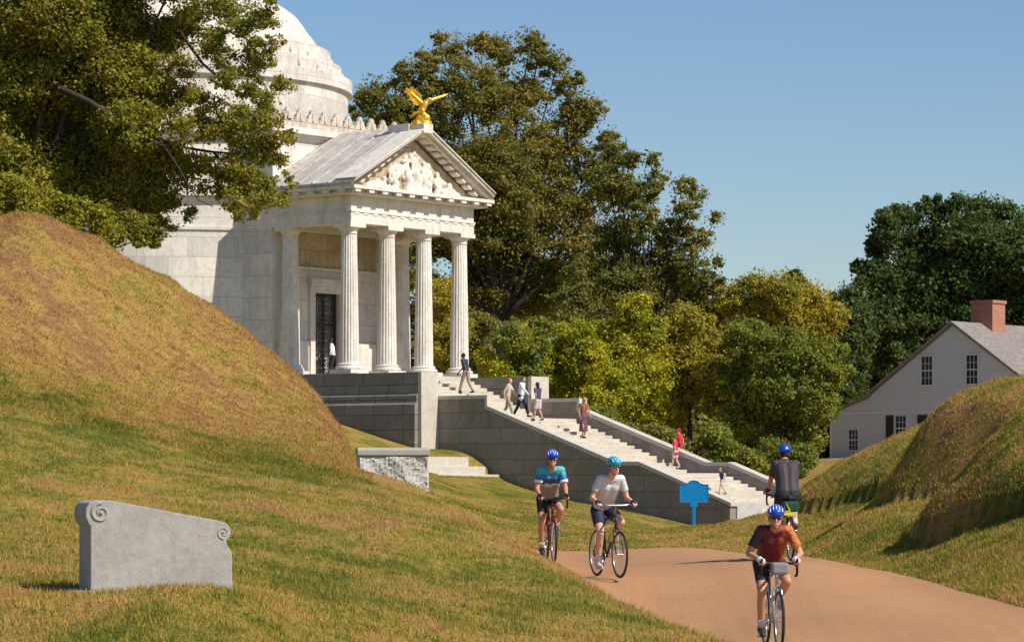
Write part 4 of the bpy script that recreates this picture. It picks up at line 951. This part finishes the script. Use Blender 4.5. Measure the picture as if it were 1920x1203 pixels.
# ------------------------------------------------------------------ people
SKIN = simple('skin_tan', (.52,.27,.17), .55, .1); SKIN_L = simple('skin_light', (.66,.38,.26), .55, .08); SKIN_D = simple('skin_dark', (.14,.075,.05), .5, .1)
HAIR = simple('hair_dark', (.02,.015,.012), .6, .3); HAIR_B = simple('hair_brown', (.09,.055,.03), .6, .3); HAIR_F = simple('hair_fair', (.32,.20,.09), .6, .3)
BLACK = simple('black_fabric', (.014,.014,.020), .75, .3); NAVY = simple('navy_fabric', (.02,.022,.06), .7, .3); CHAR = simple('charcoal_jersey', (.055,.042,.052), .7, .15, bump=.3, bscale=14)
WHITEF = simple('white_fabric', (.72,.72,.74), .75, .08, bump=.5, bscale=10); GREYF = simple('grey_white_tee', (.56,.59,.62), .75, .1, bump=.6, bscale=9)
KHAKI = simple('khaki_fabric', (.34,.28,.19), .8, .15, bump=.3); BEIGE = simple('beige_fabric', (.52,.45,.36), .8, .1); REDF = simple('red_fabric', (.60,.022,.03), .7, .15)
BROWNF = simple('brown_patterned_dress', (.22,.10,.06), .75, .9, scale=14); PURP = simple('purple_patterned_skirt', (.13,.06,.09), .75, .9, scale=16); DARKBLU = simple('dark_blue_tee', (.05,.055,.10), .7, .2); PINKW = simple('pale_shorts', (.62,.52,.52), .8)
SHOE = simple('dark_shoe', (.03,.028,.03), .5); SHOE_W = simple('white_shoe', (.55,.55,.55), .5); SOCK = simple('white_sock', (.6,.6,.6), .8)
RUBBER = simple('rubber', (.018,.018,.019), .7); ALLOY = simple('alloy', (.55,.56,.58), .3, .1, metal=.9); FRAMEB = simple('dark_frame', (.03,.035,.04), .3, .1, metal=.2); FRAMES = simple('silver_frame', (.45,.50,.52), .3, .1, metal=.5); FRAMER = simple('maroon_frame', (.18,.03,.035), .3, metal=.2)
HELM_B = simple('blue_helmet', (.01,.06,.52), .3, .25, scale=16, spec=.6); HELM_T = simple('teal_helmet', (.02,.36,.50), .3, .2, scale=16, spec=.6); VENT = simple('helmet_vent', (.008,.012,.03), .8)
HELM_W = simple('helmet_pale_stripe', (.45,.62,.85), .35)
SHADES = simple('dark_lens', (.01,.01,.012), .15, spec=.8); BAG = simple('grey_bag', (.22,.22,.23), .7, .2)
YEL = simple('hi_vis_yellow', (.75,.62,.03), .5); DGREEN = simple('dark_green_bag', (.01,.06,.03), .7)
def jersey(name, stops, axis=2, lo=0., hi=1., noise=.25, nscale=7.):
    m, nt, out = new_mat(name); g = G(nt); v = coords(g); sep = g.n('ShaderNodeSeparateXYZ', i_0=v)
    k = g.math('DIVIDE', g.math('SUBTRACT', sep.outputs[axis], lo), hi-lo)
    k = g.math('ADD', k, g.math('MULTIPLY', g.math('SUBTRACT', g.noise(v, nscale, 2, .5), .5), noise), True)
    nd = g.n('ShaderNodeValToRGB', i_0=k); cr = nd.color_ramp; cr.interpolation = 'CONSTANT'
    while len(cr.elements) < len(stops): cr.elements.new(.5)
    for e_, (p, c) in zip(cr.elements, stops): e_.position = p; e_.color = (*c, 1)
    b = g.n('ShaderNodeBsdfPrincipled', i_Base_Color=nd.outputs[0], i_Roughness=.6)
    bp = g.n('ShaderNodeBump', i_Strength=.8, i_Distance=.03, i_Height=g.noise(v, 9, 3, .5, dist=1.2)); nt.links.new(bp.outputs[0], b.inputs['Normal'])
    nt.links.new(b.outputs[0], out.inputs[0]); return m
JER_BLUE = jersey('blue_teal_jersey', [(0,(.30,.26,.22)),(.28,(.55,.57,.6)),(.36,(.03,.06,.25)),(.55,(.03,.20,.45)),(.70,(.05,.38,.45)),(.88,(.10,.45,.50))], 2, 1.05, 1.48, .30, 9)
JER_RED = jersey('red_orange_jersey', [(0,(.05,.016,.018)),(.24,(.11,.010,.016)),(.48,(.19,.010,.018)),(.64,(.33,.06,.02)),(.80,(.50,.16,.03))], 0, -.25, .25, .5, 8)

def J(x, f, z): return Vector((x, -f, z))
def ik(a, c, la, lb, hint):
    d = c-a; L = min(d.length, la+lb-1e-3); dn = d.normalized(); c2 = a+dn*L
    x = (la*la-lb*lb+L*L)/(2*L); h = math.sqrt(max(0, la*la-x*x)); hh = (hint-dn*hint.dot(dn)).normalized()
    return a+dn*x+hh*h, c2
def head_parts(m, hc, look, up, s=1.):
    """head with face; look = unit facing, up = unit"""
    side = look.cross(up).normalized(); Rm = Matrix((side, look, up)).transposed()
    def q(a, b, c): return hc+Rm@Vector((a*s, b*s, c*s))
    m.ball(q(0,-.008,.02), (.077*s,.095*s,.092*s), Rm); m.ball(q(0,.02,-.045), (.058*s,.068*s,.062*s), Rm); m.ball(q(0,.062,-.088), .024*s)
    m.caps(q(0,.088,.012), q(0,.108,-.022), .009*s, .014*s, 8); m.ball(q(0,.088,-.058), (.024*s,.010*s,.009*s), Rm)
    for sd in (-1, 1): m.ball(q(sd*.078,-.005,-.008), (.011*s,.02*s,.03*s), Rm); m.ball(q(sd*.03,.082,.028), (.02*s,.012*s,.007*s), Rm)
    return q, Rm
def hand(m, wr, fwd, down, side, curl=.6, s=1.):
    """palm plus five separate fingers; fwd along the hand, down = palm normal, side = thumb side"""
    pc = wr+fwd*.05*s; m.caps(wr, wr+fwd*.03*s, .024*s, .024*s, 8)
    for i in range(4):
        o = side*((1.5-i)*.019*s); a = wr+fwd*.025*s+o*.8; b = wr+fwd*.082*s+o; m.caps(a, b, .015*s, .0105*s, 8)
        L1 = (.036,.041,.038,.030)[i]*s; L2 = L1*.8; a1 = curl*.9; d1 = (fwd*math.cos(a1)+down*math.sin(a1)); a2 = curl*2.1; d2 = (fwd*math.cos(a2)+down*math.sin(a2))
        c = b+d1*L1; e_ = c+d2*L2; m.caps(b, c, .0098*s, .009*s, 8); m.caps(c, e_, .009*s, .008*s, 8)
    a = wr+fwd*.03*s+side*.026*s; b = a+(fwd*.5+side*.6+down*.4).normalized()*.04*s; c = b+(fwd*.7+down*.5-side*.1).normalized()*.03*s
    m.caps(a, b, .012*s, .0105*s, 8); m.caps(b, c, .010*s, .009*s, 8)
def figure(name, label, loc, rz, P, skin, outfit, s=1., group=None, vox=.009, cat='person'):
    """P: joints (metres, facing -y). outfit: dict of garments"""
    T = thing(name, label, cat, loc, rz, group); T.scale = (s,s,s)
    g_ = P; up = g_.get('up', Vector((0,0,1))); look = g_.get('look', Vector((0,-1,0)))
    pel = (g_['hipL']+g_['hipR'])/2; chest = (g_['shL']+g_['shR'])/2; sp_ = (chest-pel)
    build = outfit.get('build', 1.)
    side = (g_['shL']-g_['shR']).normalized()
    def torso(m, e, low=True):
        for sd in (-1, 1):
            m.caps(pel+side*sd*.055, pel+sp_*.35+side*sd*.045, (.098+e)*build, (.092+e)*build); m.caps(pel+sp_*.35+side*sd*.045, pel+sp_*.78+side*sd*.065, (.092+e)*build, (.098+e)*build)
            m.caps(pel+sp_*.78+side*sd*.06, chest-sp_.normalized()*.03+side*sd*.10, (.095+e)*build, (.062+e))
        m.caps(g_['shL']*.96+chest*.04, g_['shR']*.96+chest*.04, .050+e, .050+e)
    m = MB(); torso(m, 0)
    neck0 = chest+sp_.normalized()*.01; hc = g_['head']; m.caps(neck0, hc-up*.06-look*.01, .058, .052)
    q, Rm = head_parts(m, hc, look, up)
    for k_ in 'LR':
        sg = 1 if k_ == 'L' else -1
        m.caps(g_['sh'+k_], g_['el'+k_], .047, .040); m.caps(g_['el'+k_], g_['wr'+k_], .040, .026)
        f_ = g_.get('hf'+k_, (g_['wr'+k_]-g_['el'+k_]).normalized()); dn = g_.get('hd'+k_, Vector((0,0,-1)))
        dn = (dn-f_*dn.dot(f_)).normalized(); sd_ = f_.cross(dn).normalized(); th_ = g_.get('ht'+k_, side*-sg)
        if sd_.dot(th_) < 0: sd_ = -sd_
        hand(m, g_['wr'+k_], f_, dn, sd_, g_.get('curl', .7))
        m.caps(g_['hip'+k_], g_['kn'+k_], .088*build, .056); m.caps(g_['kn'+k_], g_['kn'+k_].lerp(g_['an'+k_], .35)+Vector((0,.01,0)), .054, .056); m.caps(g_['kn'+k_].lerp(g_['an'+k_], .35)+Vector((0,.01,0)), g_['an'+k_], .055, .034)
        tf = g_.get('toe'+k_, Vector((0,-1,-.1))).normalized(); m.caps(g_['an'+k_]-Vector((0,0,.04))-tf*.03, g_['an'+k_]-Vector((0,0,.055))+tf*.14, .034, .026)
    remeshed(m, 'body', skin, T, vox, 2)
    # garments
    e = .014
    if 'shirt' in outfit:
        m = MB(); torso(m, e); L_ = outfit.get('sleeve', .62)
        m.caps(neck0-sp_.normalized()*.02, neck0+sp_.normalized()*.015, .068, .062)
        for k_ in 'LR':
            a, b = g_['sh'+k_], g_['el'+k_]
            if L_ <= 1: m.tube([a, a.lerp(b, L_)], [.056, .060 if L_ < .9 else .048], 14); m.ball(a, .058)
            else: m.caps(a, b, .060, .052); m.tube([b, b.lerp(g_['wr'+k_], L_-1)], [.052, .036], 14)
        if outfit.get('flare'): m.caps(pel+side*.06, pel-Vector((0,0,.10))+side*.07, .115*build, .118*build); m.caps(pel-side*.06, pel-Vector((0,0,.10))-side*.07, .115*build, .118*build)
        SH = remeshed(m, 'shirt', outfit['shirt'], T, vox, 2)
        if 'cuff' in outfit:
            for k_ in 'LR':
                a, b = g_['sh'+k_], g_['el'+k_]; MB().tube([a.lerp(b, L_-.13), a.lerp(b, L_+.01)], [.0675, .0675], 16).build('cuff', outfit['cuff'], SH, True)
    if 'legs' in outfit:
        m = MB(); L_ = outfit.get('leglen', .62)
        for k_ in 'LR':
            sg = 1 if k_ == 'L' else -1
            m.ball(pel+side*sg*.06, .118*build); a, b, c = g_['hip'+k_], g_['kn'+k_], g_['an'+k_]
            if L_ <= 1: m.ball(a, .104*build); m.tube([a, a.lerp(b, L_)], [.104*build, outfit.get('legw', .078)], 16)
            else: m.caps(a, b, .102*build, .072); m.tube([b, b.lerp(c, L_-1)], [.072, .058], 14)
        remeshed(m, outfit.get('legname', 'trousers' if L_ > 1 else 'shorts'), outfit['legs'], T, vox, 2)
    if 'skirt' in outfit:
        m = MB(); zt = pel.z+.12; zb = outfit.get('skirt_z', .35); c_ = (g_['anL']+g_['anR'])/2
        m.lathe([(.115,zt),(.15,pel.z),(.17,(pel.z+zb)/2),(.19,zb),(.16,zb+.03)], 20, (pel.x, pel.y*.5+c_.y*.5, 0)); remeshed(m, 'skirt', outfit['skirt'], T, vox, 2)
    for k_ in 'LR':
        m = MB(); tf = g_.get('toe'+k_, Vector((0,-1,-.1))).normalized(); an = g_['an'+k_]
        m.caps(an-Vector((0,0,.045))-tf*.045, an-Vector((0,0,.058))+tf*.15, .042, .034); m.caps(an-Vector((0,0,.02)), an-Vector((0,0,.05)), .042, .042)
        remeshed(m, 'shoe', outfit.get('shoe', SHOE), T, vox, 1)
    if 'sock' in outfit:
        for k_ in 'LR': MB().tube([g_['an'+k_], g_['an'+k_].lerp(g_['kn'+k_], .22)], [.042,.046], 12).build('sock', outfit['sock'], T, True)
    if 'hair' in outfit:
        m = MB(); ln = outfit.get('hairlen', 0)
        m.ball(q(0,-.022,.042), (.085,.092,.085), Rm); m.ball(q(0,-.05,.0), (.08,.06,.07), Rm)
        if ln: m.caps(q(0,-.06,.0), q(0,-.075,-ln), .07, .05)
        remeshed(m, 'hair', outfit['hair'], T, vox, 1)
    if 'cap' in outfit:
        m = MB(); m.ball(q(0,-.01,.062), (.088,.098,.066), Rm); m.caps(q(-.03,.08,.052), q(.03,.08,.052), .012, .012); m.caps(q(-.03,.13,.045), q(.03,.13,.045), .010, .010); m.caps(q(0,.08,.052), q(0,.13,.045), .03, .025); remeshed(m, 'cap', outfit['cap'], T, vox, 1)
    if not outfit.get('glasses'):
        for sd in (-1, 1): MB().ball(q(sd*.03,.083,.012), .0085, u=8, v=6).build('eye', HAIR, T, True)
    if 'helmet' in outfit:
        hb = outfit['helmet']; m = MB()
        m.ball(q(0,-.012,.078), (.100,.138,.078), Rm, 24, 14); m.ball(q(0,-.03,.060), (.102,.128,.058), Rm, 20, 10)
        H_ = remeshed(m, 'helmet', hb, T, .008, 1)
        m = MB()
        for i in range(-2, 3):
            for (b0, b1) in ((.105,.03),(-.01,-.09)):
                za = lambda yy, xx: .078+.078*math.sqrt(max(.02, 1-((yy+.012)/.138)**2-(xx/.100)**2))
                x_ = i*.034
                pts = [q(x_*(1 if b > 0 else .9), b, za(b, x_)-.002) for b in np.linspace(b0, b1, 5)]
                m.tube(pts, [.004,.0085,.0095,.0085,.004], 8)
        m.build('vents', outfit.get('vent', VENT), H_, True)
        m = MB()
        for sd in (-1, 1): m.tube([q(sd*.088,.01,.03), q(sd*.072,.03,-.05), q(sd*.02,.062,-.112)], .004, 5)
        m.build('strap', BLACK, H_)
    if outfit.get('glasses'):
        m = MB()
        for sd in (-1, 1): m.ball(q(sd*.033,.092,.012), (.030,.010,.018), Rm, 12, 8); m.tube([q(sd*.06,.085,.016), q(sd*.08,.0,.012)], .004, 5)
        m.tube([q(-.02,.098,.016), q(.02,.098,.016)], .005, 5); m.build('sunglasses', SHADES, T, True)
    if 'gloves' in outfit:
        for k_ in 'LR':
            m = MB(); f_ = g_.get('hf'+k_, (g_['wr'+k_]-g_['el'+k_]).normalized()); m.caps(g_['wr'+k_]-f_*.02, g_['wr'+k_]+f_*.07, .034, .036, 10); m.caps(g_['wr'+k_]+f_*.04-side*.025, g_['wr'+k_]+f_*.07+side*.025, .026, .026)
            remeshed(m, 'glove', outfit['gloves'], T, vox, 1)
    return T
WR = .335
def wheel(bk, f, name='wheel', steer=0., piv=None):
    c = J(0, f, WR); tyre_r = .0165
    W = MB().ring(c, WR-.014, .018, 'x', 48, 8).build(name, RUBBER, bk, True)
    m = MB().ring(c, WR-.036, .011, 'x', 48, 6); m.build('rim', ALLOY, W, True)
    m = MB(); m.tube([c+Vector((-.05,0,0)), c+Vector((.05,0,0))], [.018,.018], 10)
    for i in range(24):
        a = 2*math.pi*i/24; m.tube([c+Vector((.028*(-1)**i, 0, 0)), c+Vector((0, (WR-.04)*math.cos(a), (WR-.04)*math.sin(a)))], .0022, 3)
    m.build('spokes', ALLOY, W)
    return W
def bicycle(name, label, loc, rz, frame, drop=True, crank=0., lean=0., bag=None, rearbag=False, group='bicycles ridden on the road', bottle=YEL):
    B = thing(name, label, 'bicycle', loc, rz, group); B.rotation_euler = (0, lean, rz)
    wheel(B, -.43); wheel(B, .60)
    bb = J(0,0,.285); st = J(0,-.16,.80); ht = J(0,.40,.90); hb = J(0,.44,.74); rh = J(0,-.43,WR); fh = J(0,.60,WR)
    m = MB(); m.tube([bb, st], .016, 10); m.tube([bb, hb], .019, 10); m.tube([st, ht], .016, 10); m.tube([ht, hb], .021, 10)
    for s_ in (-1, 1):
        o_ = Vector((s_*.06,0,0)); m.tube([bb+o_*.5, rh+o_], .010, 8); m.tube([st-Vector((0,0,.04)), rh+o_], .009, 8)
    m.build('frame', frame, B, True)
    m = MB(); m.tube([hb, hb+Vector((0,-.015,-.03))], .02, 8)
    for s_ in (-1, 1): m.tube([hb+Vector((s_*.01,-.01,-.03)), hb+Vector((s_*.045,-.02,-.06)), hb.lerp(fh, .5)+Vector((s_*.052,.01,0)), fh+Vector((s_*.055,0,0))], [.014,.014,.012,.009], 8)
    m.build('fork', frame, B, True)
    m = MB()
    if drop:
        hz = .985; m.tube([ht, J(0,.43,hz), J(0,.50,hz)], .014, 8); bar = []
        for s_ in (-1, 1):
            m.tube([J(0,.50,hz), J(s_*.14,.50,hz), J(s_*.195,.515,hz), J(s_*.205,.57,hz), J(s_*.205,.60,hz-.03), J(s_*.208,.595,hz-.09), J(s_*.21,.55,hz-.135), J(s_*.21,.46,hz-.145)], .0155, 8)
            m.caps(J(s_*.205,.58,hz+.005), J(s_*.205,.635,hz+.05), .018, .014, 8); m.tube([J(s_*.205,.635,hz+.03), J(s_*.207,.655,hz-.03), J(s_*.207,.635,hz-.09)], .006, 6)
        m.build('handlebar', RUBBER, B, True)
    else:
        hz = 1.04; m.tube([ht, J(0,.42,hz), J(0,.47,hz)], .014, 8); m.tube([J(-.31,.44,hz+.03), J(-.12,.47,hz), J(.12,.47,hz), J(.31,.44,hz+.03)], .012, 8)
        HB = m.build('handlebar', ALLOY, B, True); 
        for s_ in (-1, 1): MB().tube([J(s_*.20,.46,hz+.015), J(s_*.31,.44,hz+.03)], .017, 8).tube([J(s_*.19,.47,hz), J(s_*.20,.52,hz-.03), J(s_*.28,.53,hz-.03)], .006, 6).build('grip', RUBBER, HB, True)
    MB().tube([st, J(0,-.185,.93)], .013, 8).build('seat_post', ALLOY, B, True)
    m = MB(); m.caps(J(0,-.30,.945), J(0,-.02,.955), .055, .018); m.caps(J(-.05,-.29,.945), J(.05,-.29,.945), .04, .04); remeshed(m, 'saddle', BLACK, B, .01, 1)
    m = MB(); m.ring(bb+Vector((-.045,0,0)), .09, .007, 'x', 28, 6)
    for s_, sg in ((-1, 0), (1, math.pi)):
        a = crank+sg; e_ = bb+Vector((s_*.075, -.17*math.cos(a), .17*math.sin(a))); m.tube([bb+Vector((s_*.055,0,0)), e_], [.013,.010], 8); m.box(e_.x+(s_*.05)-.045, e_.x+(s_*.05)+.045, e_.y-.035, e_.y+.035, e_.z-.012, e_.z+.012)
    m.build('crankset', ALLOY, B, True)
    m = MB(); m.tube([bb+Vector((-.045,0,.09)), rh+Vector((-.045,0,.04))], .005, 5); m.tube([bb+Vector((-.045,0,-.09)), rh+Vector((-.045,0,-.11)), rh+Vector((-.045,0,-.04))], .005, 5); m.ring(rh+Vector((-.045,0,0)), .042, .008, 'x', 20, 5); m.build('chain', RUBBER, B, True)
    MB().lathe([(.034,0),(.036,.02),(.036,.13),(.022,.16),(.02,.19)], 16, (0,0,0)).build('bottle', bottle, B, 'auto').matrix_local = Matrix.Translation(J(.0,.235,.53)) @ Matrix.Rotation(R(42), 4, 'X')
    if bag:
        m = MB(); m.box(-.10, .10, -.70, -.53, .86, 1.0); m.build('handlebar_bag', bag, B, bevel=.03)
    if rearbag:
        RB = MB().box(-.12, .12, .22, .48, .74, .90).build('rack_bag', DGREEN, B, bevel=.03)
        m = MB(); y_ = .492; pts = [(.02,y_,.75),(.13,y_,.75),(.075,y_,.86),(.02,y_,.75)]; m.tube(pts, .010, 6); m.build('reflector_triangle', YEL, RB)
        MB().box(-.04, .15, .483, .50, .69, .735).build('yellow_strip', YEL, RB)
        MB().box(-.05,.05,.30,.45,.66,.74).build('rack', ALLOY, B)
    m = MB(); m.box(-.012, .012, .0, .02, .0, .0+.02) if False else None
    return B
def rider_pose(crank, drop=True, hipz=.99, lean=.36, shz=1.40, hand_w=None, headup=.0, turn=0., elbow_out=.25, headx=0., hoods=True):
    P = {}; hw = .205 if drop else .27
    P['hipL'] = J(.085,-.17,hipz-.02); P['hipR'] = J(-.085,-.17,hipz-.02)
    P['shL'] = J(.165,-.17+lean,shz); P['shR'] = J(-.165,-.17+lean,shz)
    P['head'] = J(headx,-.17+lean+.17,shz+.168-headup)
    for k_, s_ in (('L',1),('R',-1)):
        tgt = J(s_*hw,.50,1.03) if drop else J(s_*.27,.40,1.085)
        P['el'+k_], P['wr'+k_] = ik(P['sh'+k_], tgt, .30, .27, Vector((s_*elbow_out*2, .35, -.5)))
        P['hf'+k_] = J(s_*-.02,1,-.18 if drop else -.1).normalized(); P['hd'+k_] = Vector((0,0,-1)); P['ht'+k_] = Vector((-s_,0,0))
    bb = J(0,0,.285)
    for k_, s_, sg in (('R',-1,0),('L',1,math.pi)):
        a = crank+sg; ped = bb+Vector((s_*.115, -.17*math.cos(a), .17*math.sin(a))); an = ped+Vector((0, .09, .105))
        P['kn'+k_], P['an'+k_] = ik(P['hip'+k_], an, .44, .44, Vector((s_*.12, -1, .2)))
        P['toe'+k_] = Vector((0,-1,-.22))
    lk = Vector((turn,-1,-.12)).normalized(); P['look'] = lk; sd = lk.cross(Vector((0,0,1))).normalized(); P['up'] = sd.cross(lk).normalized(); P['curl'] = 1.0
    return P
CY = 'cyclists riding on the road'
def place_cyclist(pxx, Yv, rz, spec):
    X = (pxx-HX)/F*Yv; z = road_z(X, Yv); loc = Vector((X, Yv, z))
    bicycle('bicycle', spec['blabel'], loc, rz, spec['frame'], spec['drop'], spec['crank'], 0, spec.get('bag'), spec.get('rearbag', False), bottle=spec.get('bottle', YEL))
    figure('person', spec['label'], loc, rz, rider_pose(spec['crank'], spec['drop'], **spec.get('pose', {})), spec['skin'], spec['outfit'], group=CY, vox=.0085)
DN = -math.pi*.42
place_cyclist(1446, 36.0, R(4), dict(blabel='front-most road bike with grey handlebar bag coming down the road', label='cyclist in red and orange jersey and blue helmet nearest the camera', frame=FRAMES, drop=True, crank=DN+.15, bag=BAG, skin=SKIN, pose=dict(lean=.42, shz=1.36, headup=.03, turn=-.10, elbow_out=.22, headx=-.01),
    outfit=dict(shirt=JER_RED, sleeve=.72, legs=BLACK, leglen=.72, legw=.07, helmet=HELM_B, vent=HELM_W, glasses=True, gloves=WHITEF, sock=SOCK, shoe=SHOE, hair=HAIR_B, build=1.08)))
place_cyclist(1137, 45.0, R(17), dict(blabel='mountain bike with flat handlebar under the cyclist in the white tee', label='cyclist in pale grey tee and teal helmet riding a flat-bar bike', frame=FRAMEB, drop=False, crank=DN, skin=SKIN_L, pose=dict(lean=.36, shz=1.42, turn=.15, elbow_out=.10),
    outfit=dict(shirt=GREYF, sleeve=.62, flare=True, legs=NAVY, leglen=.66, legw=.086, helmet=HELM_T, vent=HELM_W, glasses=True, gloves=NAVY, sock=SOCK, shoe=SHOE_W, hair=HAIR_B)))
place_cyclist(1030, 48.0, R(6), dict(blabel='drop-bar bike leftmost on the road under the blue and teal jersey', label='leftmost cyclist in blue and teal jersey with white cuffs', frame=FRAMER, drop=True, crank=DN-.1, skin=SKIN, bag=None, pose=dict(lean=.38, shz=1.42, headup=.01, elbow_out=.08),
    outfit=dict(shirt=JER_BLUE, sleeve=.66, cuff=WHITEF, legs=BLACK, leglen=.68, legw=.072, helmet=HELM_B, vent=HELM_W, glasses=True, gloves=BLACK, sock=SOCK, shoe=SHOE, hair=HAIR)))
place_cyclist(1474, 47.0, R(184), dict(blabel='bike with green rack bag and yellow triangle riding away', label='cyclist in charcoal jersey and blue helmet seen from behind', frame=FRAMEB, drop=True, crank=DN+math.pi, skin=SKIN, rearbag=True, pose=dict(lean=.20, shz=1.46, headup=.02, elbow_out=.2),
    outfit=dict(shirt=CHAR, sleeve=.75, legs=BLACK, leglen=.72, legw=.075, helmet=HELM_B, gloves=BLACK, sock=SOCK, shoe=SHOE, hair=HAIR, build=1.22)))

def walk(phase=1., stride=.30, arm=.22, lean=.05, bend=0.):
    P = {}; P['hipL'] = J(.085,0,.93); P['hipR'] = J(-.085,0,.93); P['shL'] = J(.18,lean,1.43); P['shR'] = J(-.18,lean,1.43); P['head'] = J(0,lean*1.5+.02,1.63)
    for k_, s_ in (('L',1),('R',-1)):
        f_ = stride*s_*phase
        an = J(s_*.08, f_, .085+(0 if f_ > 0 else .06*min(1, stride*3))); P['kn'+k_], P['an'+k_] = ik(P['hip'+k_], an, .43, .43, Vector((0,-1,0)))
        P['el'+k_] = P['sh'+k_]+J(s_*.05, -f_*arm/.3*.8, -.28); P['wr'+k_] = P['el'+k_]+J(-s_*.02, -f_*arm/.3*.5+.10, -.23)
        P['hd'+k_] = Vector((-s_,0,0)); P['ht'+k_] = Vector((0,-1,0)); P['hf'+k_] = J(0,.2,-1).normalized(); P['toe'+k_] = Vector((0,-1,-.05))
    P['curl'] = .45
    return P
STG = 'visitors on the memorial stairs'
def on_stairs(t, w_, zextra=0): p = mem_world(t, w_, step_z(t)+zextra); return p
# facing: local -y forward; rotate so that forward points along given plan direction
def face(dx, dy): return math.atan2(dy, dx)+math.pi/2
UPV = (-.7934,.6088); DNV = (.7934,-.6088)
p = mem_world(-8.35, WC-.05, ZF+.03)
figure('person', 'man in white shirt and dark trousers standing in the memorial doorway', p, face(-1,.1), walk(1,.05,.05), SKIN_D, dict(shirt=WHITEF, sleeve=1.6, legs=BLACK, leglen=1.92, hair=HAIR), group=STG, vox=.016)
figure('person', 'man in dark shirt and khaki trousers climbing the topmost steps by the column', on_stairs(-1.55, 5.1), face(*UPV), walk(1,.30,.3,.10), SKIN_D, dict(shirt=NAVY, sleeve=.7, legs=KHAKI, leglen=1.92, hair=HAIR), group=STG, vox=.015)
def at_px(xp, t): 
    """w on the stairs at run t that falls on photo column xp"""
    kq = (xp-HX)/F; return (kq*(KY-.6088*t)-KX-.7934*t)/(.6088-.7934*kq)
figure('person', 'person in beige shirt and tan trousers just behind the man in the white shirt', on_stairs(1.6, at_px(952,1.6)), face(.9,-.3), walk(-1,.28,.2,.06), SKIN_L, dict(shirt=BEIGE, sleeve=1.7, legs=KHAKI, leglen=1.9, hair=HAIR_F), group=STG, vox=.015, s=.95)
figure('person', 'man in bright white shirt and black trousers descending the upper stairs', on_stairs(2.0, at_px(977,2.0)), face(.85,-.4), walk(1,.32,.25,.06), SKIN, dict(shirt=WHITEF, sleeve=1.75, flare=True, legs=BLACK, leglen=1.92, hair=HAIR_B), group=STG, vox=.015, s=.99)
figure('person', 'person with long black hair, dark top and pale shorts on the upper flight', on_stairs(2.9, at_px(1009,2.9)), face(-.7,.7), walk(1,.20,.2,.03), SKIN, dict(shirt=DARKBLU, sleeve=.6, legs=PINKW, leglen=.9, legw=.09, hair=HAIR, hairlen=.25), group=STG, vox=.015, s=.93)
PW = walk(-1,.10,.15,.04)
WM = figure('person', 'woman in brown top and purple patterned skirt carrying a bag down the stairs', on_stairs(4.55, at_px(1094,4.55)), face(.5,-.85), PW, SKIN, dict(shirt=BROWNF, sleeve=.4, legs=PURP, leglen=.7, skirt=PURP, skirt_z=.28, hair=HAIR_F, hairlen=.12), group=STG, vox=.015, s=.98)
wl_ = WM.matrix_basis @ (PW['wrR']*1.0)
hb = thing('handbag', 'small brown handbag held by the woman in the patterned skirt', 'bag', wl_+Vector((0,0,-.30)), face(.5,-.85))
m = MB(); m.prism([(-.15,0),(.15,0),(.12,.18),(-.12,.18)], -.05, .05, 'y'); m.build('pouch', SHOE, hb, bevel=.02); MB().tube([(-.10,0,.17),(-.07,0,.26),(.07,0,.26),(.10,0,.17)], .012, 6).build('strap', SHOE, hb)
figure('person', 'child in red shirt and pale shorts walking up the lower stairs', on_stairs(7.9, at_px(1267,7.9)), face(-.8,.5), walk(1,.20,.2,.03), SKIN_L, dict(shirt=REDF, sleeve=.7, flare=True, legs=PINKW, leglen=.75, legw=.09, hair=HAIR_B), group=STG, vox=.014, s=.80)
figure('person', 'child in red shirt and red cap beyond the other child in red', on_stairs(7.3, at_px(1275,7.3)), face(-.8,.4), walk(-1,.22,.2,.03), SKIN_L, dict(shirt=REDF, sleeve=.7, flare=True, legs=NAVY, leglen=.75, legw=.09, hair=HAIR_B, cap=REDF), group=STG, vox=.014, s=.82)
PB = walk(1,.26,.3,.08); PB['elR'] = PB['shR']+J(-.22,-.05,-.12); PB['wrR'] = PB['elR']+J(-.2,-.02,-.08)
figure('person', 'small boy in dark shirt running near the bottom of the stairs', on_stairs(12.2, at_px(1354,12.2)), face(-.9,-.2), PB, SKIN_L, dict(shirt=DARKBLU, sleeve=.7, legs=PINKW, leglen=.8, legw=.085, hair=HAIR_F), group=STG, vox=.014, s=.62)
